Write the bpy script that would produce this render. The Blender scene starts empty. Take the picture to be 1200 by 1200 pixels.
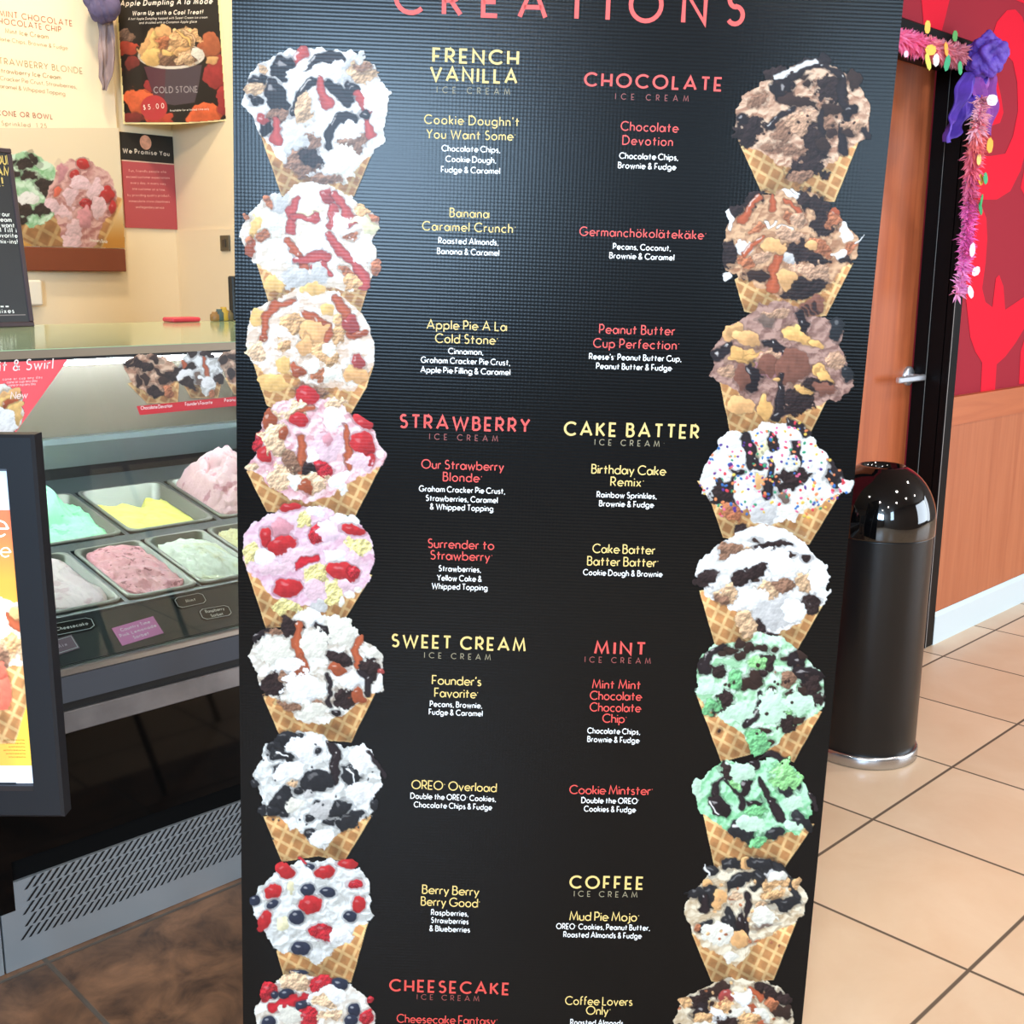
import bpy, math, random
import numpy as np
from mathutils import Matrix, Vector

random.seed(4)
sc = bpy.context.scene
COL = sc.collection
# ------------------------------------------------------------------ camera
H = 1.365
FPX, PITCH, ROLL, YAW = 1319.96, 0.205527, 0.00725, 0.793643
Fw = np.array([math.cos(YAW)*math.cos(PITCH), math.sin(YAW)*math.cos(PITCH), -math.sin(PITCH)])
R0 = np.array([math.sin(YAW), -math.cos(YAW), 0.0]); U0 = np.cross(R0, Fw)
Rt = math.cos(ROLL)*R0 + math.sin(ROLL)*U0
Up = -math.sin(ROLL)*R0 + math.cos(ROLL)*U0
cam_data = bpy.data.cameras.new('camera'); cam = bpy.data.objects.new('camera', cam_data); COL.objects.link(cam)
cam_data.sensor_width = 36.0; cam_data.lens = 36.0*FPX/1200.0; cam_data.clip_start = 0.05
m = Matrix.Identity(4)
for i in range(3):
    m[i][0] = Rt[i]; m[i][1] = Up[i]; m[i][2] = -Fw[i]
m[2][3] = H
cam.matrix_world = m
sc.camera = cam
# ------------------------------------------------------------------ world, lights, exposure
w = bpy.data.worlds.new('sky'); sc.world = w; w.use_nodes = True
w.node_tree.nodes['Background'].inputs[0].default_value = (0.62, 0.78, 1.0, 1)
w.node_tree.nodes['Background'].inputs[1].default_value = 1.0
sc.view_settings.view_transform = 'Standard'; sc.view_settings.look = 'None'
sc.view_settings.gamma = 1.0; sc.view_settings.exposure = 0.6
sc.view_settings.use_curve_mapping = False

def area(name, loc, target, sx, sy, power, col, shape='RECTANGLE'):
    l = bpy.data.lights.new(name, 'AREA'); l.shape = shape; l.size = sx; l.size_y = sy
    l.energy = power; l.color = col
    o = bpy.data.objects.new(name, l); COL.objects.link(o)
    o.location = loc
    d = Vector(target)-Vector(loc)
    o.rotation_euler = d.to_track_quat('-Z', 'Y').to_euler()
    return o
DAY = (0.80, 0.90, 1.0); WARM = (1.0, 0.80, 0.55); NEUT = (1.0, 0.93, 0.84)
# daylight through the shop windows behind and to the side of the viewer
area('daylight_window', (-3.44, -2.35, 2.2), (0, -2.35, 2.2), 1.9, 1.2, 270, (0.50, 0.74, 1.0))
area('daylight_window', (-0.65, -3.44, 2.1), (-0.65, 0, 2.1), 0.8, 1.4, 40, (0.55, 0.78, 1.0))
area('daylight_window', (6.6, -3.44, 1.55), (5.4, 0, 1.2), 3.4, 2.4, 130, DAY)
area('daylight_window', (8.4, -2.1, 1.4), (5, -1.2, 1.2), 1.8, 2.4, 50, DAY)
# recessed ceiling lamps
for (x, y, p, c) in [(-1.6, -1.6, 13, NEUT), (0.0, -1.6, 13, NEUT), (1.6, -1.6, 13, NEUT), (3.2, -1.6, 13, NEUT), (4.8, -1.6, 13, NEUT),
                     (-1.2, 0.3, 13, NEUT), (0.2, 0.1, 13, NEUT), (2.6, -0.2, 13, NEUT), (4.4, 0.2, 13, NEUT),
                     (0.55, 1.55, 4, NEUT), (1.62, 3.55, 8, WARM), (0.4, 3.55, 8, WARM), (2.0, 2.75, 4, WARM), (1.0, 2.75, 4, WARM)]:
    area('ceiling_downlight', (x, y, 2.895), (x, y, 0), 0.16, 0.16, p, c, 'DISK')

# ------------------------------------------------------------------ helpers
def ray(x, y):
    return (x-600)*Rt - (y-600)*Up + FPX*Fw
CAM = np.array([0, 0, H])
def at(x, y, n, d):
    """where the sight line of pixel x,y meets the plane n.P = d"""
    n = np.asarray(n, float); r = ray(x, y)
    return CAM + r*((d - n@CAM)/(n@r))
def atY(x, y, Y): return at(x, y, (0, 1, 0), Y)
def atZ(x, y, Z): return at(x, y, (0, 0, 1), Z)

def s2l(c):
    c = np.asarray(c, float)/255.0
    return np.where(c <= 0.04045, c/12.92, ((c+0.055)/1.055)**2.4)
def rgb(*c): return tuple(float(v) for v in s2l(c))+(1.0,)

MATS = {}
def mat(name, col, rough=0.5, metal=0.0, spec=0.5, bump=0.0, bscale=40.0, var=0.0, vscale=6.0, emit=0.0, coat=0.0, aniso=None):
    if name in MATS: return MATS[name]
    M = bpy.data.materials.new(name); M.use_nodes = True; nt = M.node_tree; N = nt.nodes; Lk = nt.links
    b = N['Principled BSDF']; c = rgb(*col)
    b.inputs['Base Color'].default_value = c; b.inputs['Roughness'].default_value = rough
    b.inputs['Metallic'].default_value = metal; b.inputs['Specular IOR Level'].default_value = spec
    b.inputs['Coat Weight'].default_value = coat
    tc = N.new('ShaderNodeTexCoord')
    if var > 0 or bump > 0:
        mp = N.new('ShaderNodeMapping'); Lk.new(tc.outputs['Object'], mp.inputs[0])
        if aniso: mp.inputs['Scale'].default_value = aniso
    if var > 0:
        n = N.new('ShaderNodeTexNoise'); n.inputs['Scale'].default_value = vscale; n.inputs['Detail'].default_value = 5
        Lk.new(mp.outputs[0], n.inputs['Vector'])
        r = N.new('ShaderNodeMapRange'); r.inputs['From Min'].default_value = 0.3; r.inputs['From Max'].default_value = 0.7
        r.inputs['To Min'].default_value = 1-var; r.inputs['To Max'].default_value = 1+var
        Lk.new(n.outputs[0], r.inputs['Value'])
        mx = N.new('ShaderNodeVectorMath'); mx.operation = 'SCALE'; mx.inputs[0].default_value = c[:3]
        Lk.new(r.outputs[0], mx.inputs['Scale']); Lk.new(mx.outputs[0], b.inputs['Base Color'])
    if bump > 0:
        n = N.new('ShaderNodeTexNoise'); n.inputs['Scale'].default_value = bscale; n.inputs['Detail'].default_value = 6
        Lk.new(mp.outputs[0], n.inputs['Vector'])
        bp = N.new('ShaderNodeBump'); bp.inputs['Strength'].default_value = bump; bp.inputs['Distance'].default_value = 0.01
        Lk.new(n.outputs[0], bp.inputs['Height']); Lk.new(bp.outputs[0], b.inputs['Normal'])
    if emit > 0:
        b.inputs['Emission Color'].default_value = c; b.inputs['Emission Strength'].default_value = emit
    MATS[name] = M
    return M

class MB:
    """collects faces of one mesh, in world coordinates"""
    def __init__(s): s.v = []; s.f = []; s.mi = []; s.sm = []; s.cur = 0
    def add(s, vs, fs, smooth=False):
        o = len(s.v); s.v += [tuple(map(float, p)) for p in vs]
        for f in fs: s.f.append([i+o for i in f]); s.mi.append(s.cur); s.sm.append(smooth)
        return s
    def box(s, a, b, R=None, c=None):
        x0, y0, z0 = a; x1, y1, z1 = b
        P = np.array([(x0,y0,z0),(x1,y0,z0),(x1,y1,z0),(x0,y1,z0),(x0,y0,z1),(x1,y0,z1),(x1,y1,z1),(x0,y1,z1)], float)
        if R is not None: P = P@np.array(R).T + np.array(c if c is not None else (0, 0, 0))
        return s.add(P, [(0,3,2,1),(4,5,6,7),(0,1,5,4),(1,2,6,5),(2,3,7,6),(3,0,4,7)])
    def rbox(s, a, b, r=0.004, R=None, c=None):
        """box with chamfered edges"""
        x0, y0, z0 = a; x1, y1, z1 = b; V = []; ids = {}
        for ix, x in enumerate((x0, x1)):
            for iy, y in enumerate((y0, y1)):
                for iz, z in enumerate((z0, z1)):
                    sx, sy, sz = (r if ix == 0 else -r), (r if iy == 0 else -r), (r if iz == 0 else -r)
                    for k, p in enumerate(((x, y+sy, z+sz), (x+sx, y, z+sz), (x+sx, y+sy, z))):
                        ids[ix, iy, iz, k] = len(V); V.append(p)
        F = []
        for k in range(3):
            o = [i for i in range(3) if i != k]
            for e in (0, 1):
                q = []
                for (p1, p2) in ((0,0),(1,0),(1,1),(0,1)):
                    t = [0,0,0]; t[k] = e; t[o[0]] = p1; t[o[1]] = p2; q.append(ids[t[0],t[1],t[2],k])
                F.append(q)
        for k in range(3):
            o = [i for i in range(3) if i != k]
            for p1 in (0,1):
                for p2 in (0,1):
                    q = []
                    for e, kk in ((0,o[0]),(1,o[0]),(1,o[1]),(0,o[1])):
                        t = [0,0,0]; t[k] = e; t[o[0]] = p1; t[o[1]] = p2; q.append(ids[t[0],t[1],t[2],kk])
                    F.append(q)
        for ix in (0,1):
            for iy in (0,1):
                for iz in (0,1): F.append([ids[ix,iy,iz,k] for k in range(3)])
        P = np.array(V, float)
        if R is not None: P = P@np.array(R).T + np.array(c if c is not None else (0,0,0))
        return s.add(P, F)
    def tube(s, pts, r, n=10, cap=True):
        pts = [np.array(p, float) for p in pts]; rs = r if hasattr(r, '__len__') else [r]*len(pts)
        V = []; prev = None
        for i, p in enumerate(pts):
            t = pts[min(i+1, len(pts)-1)]-pts[max(i-1, 0)]; t /= np.linalg.norm(t)+1e-12
            if prev is None:
                a = np.array([0,0,1.]) if abs(t[2]) < .9 else np.array([1.,0,0])
            else: a = prev
            u = a-t*(a@t); u /= np.linalg.norm(u); prev = u; v = np.cross(t, u)
            for k in range(n):
                th = 2*math.pi*k/n; V.append(p+rs[i]*(math.cos(th)*u+math.sin(th)*v))
        F = []
        for i in range(len(pts)-1):
            for k in range(n): F.append((i*n+k, i*n+(k+1)%n, (i+1)*n+(k+1)%n, (i+1)*n+k))
        s.add(V, F, True)
        if cap:
            o = len(s.v)-len(V)
            for ring in (list(range(n))[::-1], list(range((len(pts)-1)*n, len(pts)*n))):
                s.f.append([o+i for i in ring]); s.mi.append(s.cur); s.sm.append(False)
        return s
    def lathe(s, prof, c, n=64, smooth=True):
        V = []
        for r, z in prof:
            for k in range(n):
                t = 2*math.pi*k/n; V.append((c[0]+r*math.cos(t), c[1]+r*math.sin(t), c[2]+z))
        F = []
        for i in range(len(prof)-1):
            for k in range(n): F.append((i*n+k, i*n+(k+1)%n, (i+1)*n+(k+1)%n, (i+1)*n+k))
        return s.add(V, F, smooth)
    def prism(s, poly, d):
        """closed solid from a planar polygon swept by vector d"""
        P = np.array(poly, float); n = len(P); Q = P+np.array(d, float)
        F = [list(range(n))[::-1], [n+i for i in range(n)]]
        for i in range(n): F.append((i, (i+1)%n, n+(i+1)%n, n+i))
        return s.add(np.vstack([P, Q]), F)
    def build(s, name, mats, parent=None):
        me = bpy.data.meshes.new(name)
        V = np.array(s.v)
        if parent is not None: V = to_local(parent, V)
        me.from_pydata(V.tolist(), [], s.f)
        for mt in (mats if isinstance(mats, (list, tuple)) else [mats]): me.materials.append(mt)
        me.polygons.foreach_set('material_index', s.mi); me.polygons.foreach_set('use_smooth', s.sm)
        me.update()
        o = bpy.data.objects.new(name, me); COL.objects.link(o)
        if parent is not None: o.parent = parent; ROOTM[o.name] = ROOTM[parent.name]
        else: ROOTM[o.name] = Matrix.Identity(4)
        return o
ROOTM = {}
def to_local(parent, V):
    Mi = np.array(ROOTM[parent.name].inverted()); V = np.asarray(V, float)
    return V@Mi[:3, :3].T + Mi[:3, 3]
def empty(name, loc, R=None):
    o = bpy.data.objects.new(name, None); COL.objects.link(o); o.empty_display_size = 0.1
    mm = Matrix.Translation(loc)
    if R is not None:
        for i in range(3):
            for j in range(3): mm[i][j] = float(R[i][j])
    o.matrix_world = mm; ROOTM[o.name] = mm.copy()
    return o
def tag(o, label=None, cat=None, group=None, kind=None):
    if label: o['label'] = label
    if cat: o['category'] = cat
    if group: o['group'] = group
    if kind: o['kind'] = kind
    return o
def struct(name, mb, mats): return tag(mb.build(name, mats), kind='structure')
# ------------------------------------------------------------------ stroke lettering (geometric sans)
def arc(cx, cy, rx, ry, a0, a1, n=None):
    n = n or max(4, int(abs(a1-a0)/18))
    return [(cx+rx*math.cos(math.radians(a0+(a1-a0)*i/n)), cy+ry*math.sin(math.radians(a0+(a1-a0)*i/n))) for i in range(n+1)]
x_ = 0.60; r_ = 0.30
BOWL = arc(r_, r_, r_, r_, 0, 360)
G = {
'A': (.84, [[(0,0),(.42,1),(.84,0)], [(.13,.30),(.71,.30)]]),
'B': (.52, [[(0,0),(0,1)]+[(.22,1)]+arc(.25,.78,.2,.22,90,-90)+[(0,.56)], [(.22,.56)]+arc(.25,.28,.27,.28,90,-90)+[(0,0)]]),
'C': (.84, [arc(.5,.5,.5,.5,45,315)]),
'D': (.76, [[(0,0),(0,1),(.26,1)]+arc(.26,.5,.5,.5,90,-90)+[(0,0)]]),
'E': (.46, [[(.46,1),(0,1),(0,0),(.46,0)], [(0,.42),(.40,.42)]]),
'F': (.44, [[(.44,1),(0,1),(0,0)], [(0,.42),(.38,.42)]]),
'G': (.94, [arc(.5,.5,.5,.5,45,350), [(.97,.42),(.6,.42)]]),
'H': (.66, [[(0,0),(0,1)], [(.66,0),(.66,1)], [(0,.42),(.66,.42)]]),
'I': (.0, [[(0,0),(0,1)]]),
'J': (.4, [[(.4,1),(.4,.22)]+arc(.2,.22,.2,.22,0,-170)]),
'K': (.58, [[(0,0),(0,1)], [(.54,1),(.02,.42)], [(.16,.55),(.58,0)]]),
'L': (.42, [[(0,1),(0,0),(.42,0)]]),
'M': (.92, [[(0,0),(.14,1),(.46,.12),(.78,1),(.92,0)]]),
'N': (.70, [[(0,0),(0,1),(.70,0),(.70,1)]]),
'O': (1.0, [arc(.5,.5,.5,.5,0,360,24)]),
'P': (.50, [[(0,0),(0,1),(.24,1)]+arc(.24,.70,.26,.30,90,-90)+[(0,.40)]]),
'Q': (1.0, [arc(.5,.5,.5,.5,0,360,24), [(.6,.25),(.95,-.05)]]),
'R': (.54, [[(0,0),(0,1),(.24,1)]+arc(.24,.71,.27,.29,90,-90)+[(0,.42)], [(.22,.42),(.54,0)]]),
'S': (.50, [arc(.25,.76,.21,.24,40,270)+arc(.25,.27,.25,.27,85,-145)]),
'T': (.56, [[(0,1),(.56,1)], [(.28,1),(.28,0)]]),
'U': (.62, [[(0,1),(0,.31)]+arc(.31,.31,.31,.31,180,360)+[(.62,1)]]),
'V': (.78, [[(0,1),(.39,0),(.78,1)]]),
'W': (1.16, [[(0,1),(.28,0),(.58,.88),(.88,0),(1.16,1)]]),
'X': (.64, [[(0,0),(.62,1)], [(0,1),(.64,0)]]),
'Y': (.64, [[(0,1),(.32,.48),(.64,1)], [(.32,.48),(.32,0)]]),
'Z': (.6, [[(0,1),(.6,1),(0,0),(.6,0)]]),
'a': (.64, [arc(.27,r_,.27,r_,0,360), [(.64,x_),(.64,0)], [(.53,.36),(.64,.42)], [(.53,.24),(.64,.18)]]),
'b': (x_, [BOWL, [(0,1),(0,0)]]),
'c': (.5, [arc(r_,r_,r_,r_,48,312)]),
'd': (x_, [BOWL, [(x_,1),(x_,0)]]),
'e': (.58, [[(.0,r_),(x_,r_)]+arc(r_,r_,r_,r_,0,318)]),
'f': (.3, [arc(.3,.8,.2,.2,80,180)+[(.1,0)], [(0,.58),(.28,.58)]]),
'g': (x_, [BOWL, [(x_,x_),(x_,-.06)]+arc(r_,-.06,r_,.24,0,-150)]),
'h': (.46, [[(0,1),(0,0)], arc(.23,.37,.23,.23,180,0)+[(.46,0)]]),
'i': (.0, [[(0,0),(0,x_)], [(0,.80),(0,.90)]]),
'j': (.1, [[(.1,x_),(.1,-.1)]+arc(-.04,-.1,.14,.16,0,-110), [(.1,.80),(.1,.90)]]),
'k': (.42, [[(0,0),(0,1)], [(.40,x_),(.02,.24)], [(.12,.34),(.42,0)]]),
'l': (.0, [[(0,0),(0,1)]]),
'm': (.76, [[(0,x_),(0,0)], arc(.19,.41,.19,.19,180,0)+[(.38,0)], arc(.57,.41,.19,.19,180,0)+[(.76,0)]]),
'n': (.46, [[(0,x_),(0,0)], arc(.23,.37,.23,.23,180,0)+[(.46,0)]]),
'o': (x_, [BOWL]),
'p': (x_, [BOWL, [(0,x_),(0,-.32)]]),
'q': (x_, [BOWL, [(x_,x_),(x_,-.32)]]),
'r': (.26, [[(0,x_),(0,0)], arc(.23,.37,.23,.23,180,75)]),
's': (.34, [arc(.17,.455,.14,.145,35,270)+arc(.17,.155,.17,.155,90,-150)]),
't': (.38, [[(.17,.88),(.17,0)], [(0,.58),(.38,.58)]]),
'u': (.46, [[(0,x_),(0,.23)]+arc(.23,.23,.23,.23,180,360)+[(.46,x_)], [(.46,.3),(.46,0)]]),
'v': (.5, [[(0,x_),(.25,0),(.5,x_)]]),
'w': (.78, [[(0,x_),(.2,0),(.39,.54),(.58,0),(.78,x_)]]),
'x': (.46, [[(0,0),(.45,x_)], [(0,x_),(.46,0)]]),
'y': (.5, [[(0,x_),(.25,.03)], [(.5,x_),(.14,-.30)]]),
'z': (.44, [[(0,x_),(.44,x_),(0,0),(.44,0)]]),
'&': (.62, [[(.62,0),(.14,.66)]+arc(.26,.80,.16,.19,215,-40)+[(.08,.36)]+arc(.25,.21,.23,.21,150,320)+[(.58,.42)]]),
',': (.06, [[(.06,.06),(0,-.14)]]), '.': (.02, [[(0,0),(.02,.04)]]), "'": (.04, [[(.04,1.0),(.0,.76)]]),
'`': (.06, [[(.0,.64),(.06,.64)]]), '!': (.0, [[(0,1),(0,.28)], [(0,0),(0,.07)]]), '-': (.3, [[(0,.35),(.3,.35)]]),
'_': (.5, [[(0,0),(.5,0)]]),
'0': (.6, [arc(.3,.5,.3,.5,0,360,20)]), '1': (.2, [[(0,.8),(.2,1),(.2,0)]]),
'2': (.54, [arc(.27,.73,.27,.27,160,-40)+[(0,0),(.54,0)]]),
'5': (.5, [[(.46,1),(.1,1),(.06,.58)]+arc(.22,.32,.28,.32,115,-150)]),
'$': (.5, [arc(.25,.74,.21,.2,40,270)+arc(.25,.29,.25,.25,85,-145), [(.25,1.1),(.25,-.08)]]),
' ': (.22, []),
}
for ch, b in (('ö', 'o'), ('ä', 'a')):
    G[ch] = (G[b][0], G[b][1]+[[(.14,.80),(.14,.90)], [(.46,.80),(.46,.90)]])
def ribbon(pts, wd):
    """quads of one pen stroke, mitred"""
    P = np.array(pts, float); n = len(P)
    closed = n > 3 and np.linalg.norm(P[0]-P[-1]) < 1e-6
    V = []
    for i in range(n):
        if closed:
            a = P[i]-P[i-1] if i > 0 else P[0]-P[-2]
            b = P[i+1]-P[i] if i < n-1 else P[1]-P[0]
        else:
            a = P[i]-P[i-1] if i > 0 else P[1]-P[0]
            b = P[i+1]-P[i] if i < n-1 else P[-1]-P[-2]
        a = a/(np.linalg.norm(a)+1e-9); b = b/(np.linalg.norm(b)+1e-9)
        na = np.array([-a[1], a[0]]); nb = np.array([-b[1], b[0]])
        mv = na+nb; L = np.linalg.norm(mv)
        mv = mv/L if L > .3 else na
        k = 1/max(.45, mv@na)
        V += [P[i]+mv*wd/2*k, P[i]-mv*wd/2*k]
    return V, [(2*i, 2*i+1, 2*i+3, 2*i+2) for i in range(n-1)]
def lettering(mb, text, o, right, up, width, cap, wt=.11, slant=0.0, caps=1.0, each=None):
    """flat letters: o = baseline start, right/up = unit vectors on the surface, width to fill, cap height"""
    S = []; X = 0.0; natural = 0.0; base = .10 if wt < .13 else .12
    adv = []
    for ch in text:
        k = caps if (caps != 1.0 and ch.islower()) else 1.0
        g = G[ch.upper() if k != 1.0 else ch]
        adv.append((g[0]*(1-wt)*k + (wt if g[1] else 0), k, g)); natural += adv[-1][0]
    n = max(1, len(text)-1); W = width/cap
    gap = (W-natural)/n; sx = 1.0
    if wt >= .14 and gap > .22:
        sx = min(1.18, W/(natural+.22*n)); gap = (W/sx-natural)/n
    if gap < base*.45: gap = base*.6; sx = W/(natural+gap*n)
    for (a, k, g) in adv:
        if each is not None and g[1]: mb = MB(); each.append(mb)
        for st in g[1]:
            q = [((wt/2+px*(1-wt)*k), (wt/2+py*k*(1-wt))) for px, py in st]
            V, Fs = ribbon(q, wt)
            mb.add([o+right*((X+v[0]+slant*v[1])*sx*cap)+up*(v[1]*cap) for v in V], Fs)
        X += a+gap
# ------------------------------------------------------------------ picture printing: paints into an array, then one coloured grid per picture
def noise(h, w, cell, rng):
    gh, gw = int(h/cell)+3, int(w/cell)+3
    g = rng.random((gh, gw)); y = np.arange(h)/cell; x = np.arange(w)/cell
    iy = y.astype(int); ix = x.astype(int); fy = (y-iy)[:, None]; fx = (x-ix)[None, :]
    fy = fy*fy*(3-2*fy); fx = fx*fx*(3-2*fx)
    a = g[iy][:, ix]; b = g[iy][:, ix+1]; c = g[iy+1][:, ix]; d = g[iy+1][:, ix+1]
    return (a*(1-fx)+b*fx)*(1-fy)+(c*(1-fx)+d*fx)*fy
def fbm(h, w, cell, rng, oct=4, gain=.55):
    t = np.zeros((h, w)); a = 1.0; s = 0
    for _ in range(oct):
        t += a*noise(h, w, max(cell, 1.01), rng); s += a; a *= gain; cell /= 2
    return t/s
KIND = {'lav': (244,214,228), 'coral': (230,110,90), 'brown': (50,38,38), 'fudge': (40,33,36), 'cara': (164,84,56), 'redc': (166,72,68), 'dough': (206,170,134), 'dkd': (140,105,85), 'straw': (192,50,54),
        'rasp': (184,42,52), 'blue': (48,54,72), 'oreo': (42,43,47), 'cake': (238,222,150), 'white': (252,252,250), 'pb': (228,176,108), 'nut': (176,110,78),
        'chip': (58,42,38), 'graham': (232,196,160), 'pink': (240,205,215), 'cream': (240,236,222), 'gap': (120,100,90), 'almond': (214,168,120),
        'pcup': (128,84,70), 'mint': (206,240,212), 'gshade': (120,190,130), 'grey': (206,204,202), 'choc': (190,150,122), 'lgreen': (150,215,140), 'apple': (232,178,120), 'pinkd': (214,150,160), 'gold': (235,190,120), 'yel': (240,232,190)}
ROUGH = {'brown': .55, 'dough': .45, 'dkd': .5, 'cake': .5, 'rasp': .25, 'graham': .6, 'nut': .5, 'chip': .3, 'white': .35, 'cream': .4, 'almond': .5, 'pink': .3, 'choc': .4, 'mint': .4, 'gshade': .5, 'lgreen': .5, 'grey': .4}
class Pic:
    def __init__(s, x0, y0, x1, y1, S=1.25, seed=1, bg=None):
        s.x0, s.y0, s.S = x0, y0, S
        s.w = int((x1-x0)*S)+1; s.h = int((y1-y0)*S)+1
        s.X = x0+np.arange(s.w)[None, :]/S+np.zeros((s.h, 1)); s.Y = y0+np.arange(s.h)[:, None]/S+np.zeros((1, s.w))
        s.rgb = np.zeros((s.h, s.w, 3)); s.a = np.zeros((s.h, s.w)); s.id = np.zeros((s.h, s.w), int)-1
        s.rng = np.random.default_rng(seed); s.cur = 0
        if bg is not None: s.rgb[:] = bg; s.a[:] = 1; s.id[:] = 0
        R = s.rng
        s.n1 = fbm(s.h, s.w, 14*S, R)-.5; s.n2 = fbm(s.h, s.w, 5*S, R, 3)-.5; s.n3 = fbm(s.h, s.w, 9*S, R, 4)-.5
        s.wx = (fbm(s.h, s.w, 17*S, R, 3)-.5)*15+(fbm(s.h, s.w, 6*S, R, 2)-.5)*5; s.wy = (fbm(s.h, s.w, 17*S, R, 3)-.5)*15+(fbm(s.h, s.w, 6*S, R, 2)-.5)*5
        n_ = fbm(s.h, s.w, 30*S, R, 4, .5); hm = .55*n_+.45*(1-np.abs(fbm(s.h, s.w, 20*S, R, 3, .5)*2-1)); gy, gx = np.gradient(hm)
        s.shade = np.clip(.5+(gy*1.0+gx*.5)*S*20, 0, 1)
        s.crease = np.exp(-((n_-.5)/.012)**2)+np.exp(-((n_-.40)/.010)**2)+np.exp(-((n_-.60)/.010)**2)
        hm = fbm(s.h, s.w, 7*S, R, 4, .6); gy, gx = np.gradient(hm)
        s.fine = np.clip(.5+(gy*1.0+gx*.6)*S*5, 0, 1)
    def win(s, xa, ya, xb, yb):
        i0 = max(0, int((ya-s.y0)*s.S)-2); i1 = min(s.h, int((yb-s.y0)*s.S)+3); j0 = max(0, int((xa-s.x0)*s.S)-2); j1 = min(s.w, int((xb-s.x0)*s.S)+3)
        return None if i1 <= i0 or j1 <= j0 else (slice(i0, i1), slice(j0, j1))
    def put(s, W, al, c, ident=True):
        al = np.clip(al, 0, 1)[..., None]
        s.rgb[W] = s.rgb[W]*(1-al)+np.asarray(c)*al
        s.a[W] = np.maximum(s.a[W], al[..., 0])
        if ident: s.id[W] = np.where(al[..., 0] > .3, s.cur, s.id[W])
    def sdf(s, W, poly, warp):
        X = s.X[W]+warp*s.n1[W]*2; Y = s.Y[W]+warp*(s.n3[W])*2
        d = np.full(X.shape, 1e9); ins = np.zeros(X.shape, bool); n = len(poly)
        for i in range(n):
            ax, ay = poly[i]; bx, by = poly[(i+1) % n]
            ex, ey = bx-ax, by-ay; L = ex*ex+ey*ey+1e-9
            t = np.clip(((X-ax)*ex+(Y-ay)*ey)/L, 0, 1)
            d = np.minimum(d, np.hypot(X-ax-t*ex, Y-ay-t*ey))
            c = ((ay > Y) != (by > Y)) & (X < ex*(Y-ay)/(ey+1e-12)+ax); ins ^= c
        return np.where(ins, d, -d)
    def poly(s, poly, col, warp=0, tex=.0, ident=True):
        xs = [p[0] for p in poly]; ys = [p[1] for p in poly]; W = s.win(min(xs)-4, min(ys)-4, max(xs)+4, max(ys)+4)
        if W is None: return
        d = s.sdf(W, poly, warp); c = np.asarray(col, float)*(1+tex*(s.n2[W][..., None]))
        s.put(W, d*s.S+.5, c, ident)
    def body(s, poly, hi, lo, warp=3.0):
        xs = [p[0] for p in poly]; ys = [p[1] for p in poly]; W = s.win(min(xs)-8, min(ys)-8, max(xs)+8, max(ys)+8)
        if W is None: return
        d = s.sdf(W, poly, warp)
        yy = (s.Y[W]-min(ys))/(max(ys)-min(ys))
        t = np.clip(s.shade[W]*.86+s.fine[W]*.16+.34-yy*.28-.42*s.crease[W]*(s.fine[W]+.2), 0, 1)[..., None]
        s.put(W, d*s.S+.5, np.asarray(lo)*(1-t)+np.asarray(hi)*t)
    def waffle(s, poly, apex, lightside=0, k=7.5):
        xs = [p[0] for p in poly]; ys = [p[1] for p in poly]; W = s.win(min(xs)-4, min(ys)-4, max(xs)+4, max(ys)+4)
        if W is None: return
        d = s.sdf(W, poly, .6); X, Y = s.X[W], s.Y[W]
        u = (X-apex)+Y*.45; v = -(X-apex)*.55+Y*1.0
        fu = np.abs((u/k) % 2-1); fv = np.abs((v/k) % 2-1)
        line = np.clip((np.maximum(fu, fv)-.66)*6, 0, 1)
        yy = ((Y-min(ys))/(max(ys)-min(ys)))
        xx = (X-min(xs))/(max(xs)-min(xs))
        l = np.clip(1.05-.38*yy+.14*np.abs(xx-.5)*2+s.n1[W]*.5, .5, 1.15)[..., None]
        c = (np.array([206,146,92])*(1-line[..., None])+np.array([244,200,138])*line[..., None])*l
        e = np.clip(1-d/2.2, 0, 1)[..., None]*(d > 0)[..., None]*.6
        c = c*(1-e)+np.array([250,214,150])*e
        s.put(W, d*s.S+.5, np.minimum(c, 255))
    def blob(s, x, y, rx, ry, ang, kind, col=None):
        R = max(rx, ry)*1.6+8; W = s.win(x-R, y-R, x+R, y+R)
        if W is None: return
        c = np.asarray(col if col is not None else KIND[kind], float); a = math.radians(ang)
        kw = .25 if kind in ('blue',) else .55 if kind in ('straw','rasp') else 1.0
        kw *= min(1, max(rx, ry)/9)
        dx, dy = s.X[W]-x+s.wx[W]*kw, s.Y[W]-y+s.wy[W]*kw
        p = (dx*math.cos(a)+dy*math.sin(a))/rx; q = (-dx*math.sin(a)+dy*math.cos(a))/ry
        rr = np.hypot(p, q); ro = ROUGH.get(kind, .15)
        d = (1-rr+(s.n1[W]*1.1+s.n2[W]*.8)*ro*1.6)*min(rx, ry)
        lit = 1+.18*(-dy/ry*.7-dx/rx*.3)
        t = (.74+.52*s.fine[W]) if kind in ('brown','dough','dkd','cake','graham','nut','rasp','almond','choc','mint','gshade','lgreen','white','pink','cream','grey') else 1+.25*s.n2[W]
        if kind in ('white', 'cream', 'mint', 'pink', 'grey'): t = .92+.13*s.fine[W]+.5*s.n3[W]*.3; lit = 1+.10*(-dy/ry*.7-dx/rx*.3)
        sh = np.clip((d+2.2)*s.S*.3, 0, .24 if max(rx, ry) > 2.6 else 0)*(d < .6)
        pale = kind in ('white','cream','mint','pink','grey','graham','choc','lav','yel','gold','almond','cake','pinkd'); s.put(W, sh*np.where(s.a[W] > .5, 1, 0)*(.45 if pale else 1), c*.62 if pale else np.minimum(c*.4, 90), False)
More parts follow.
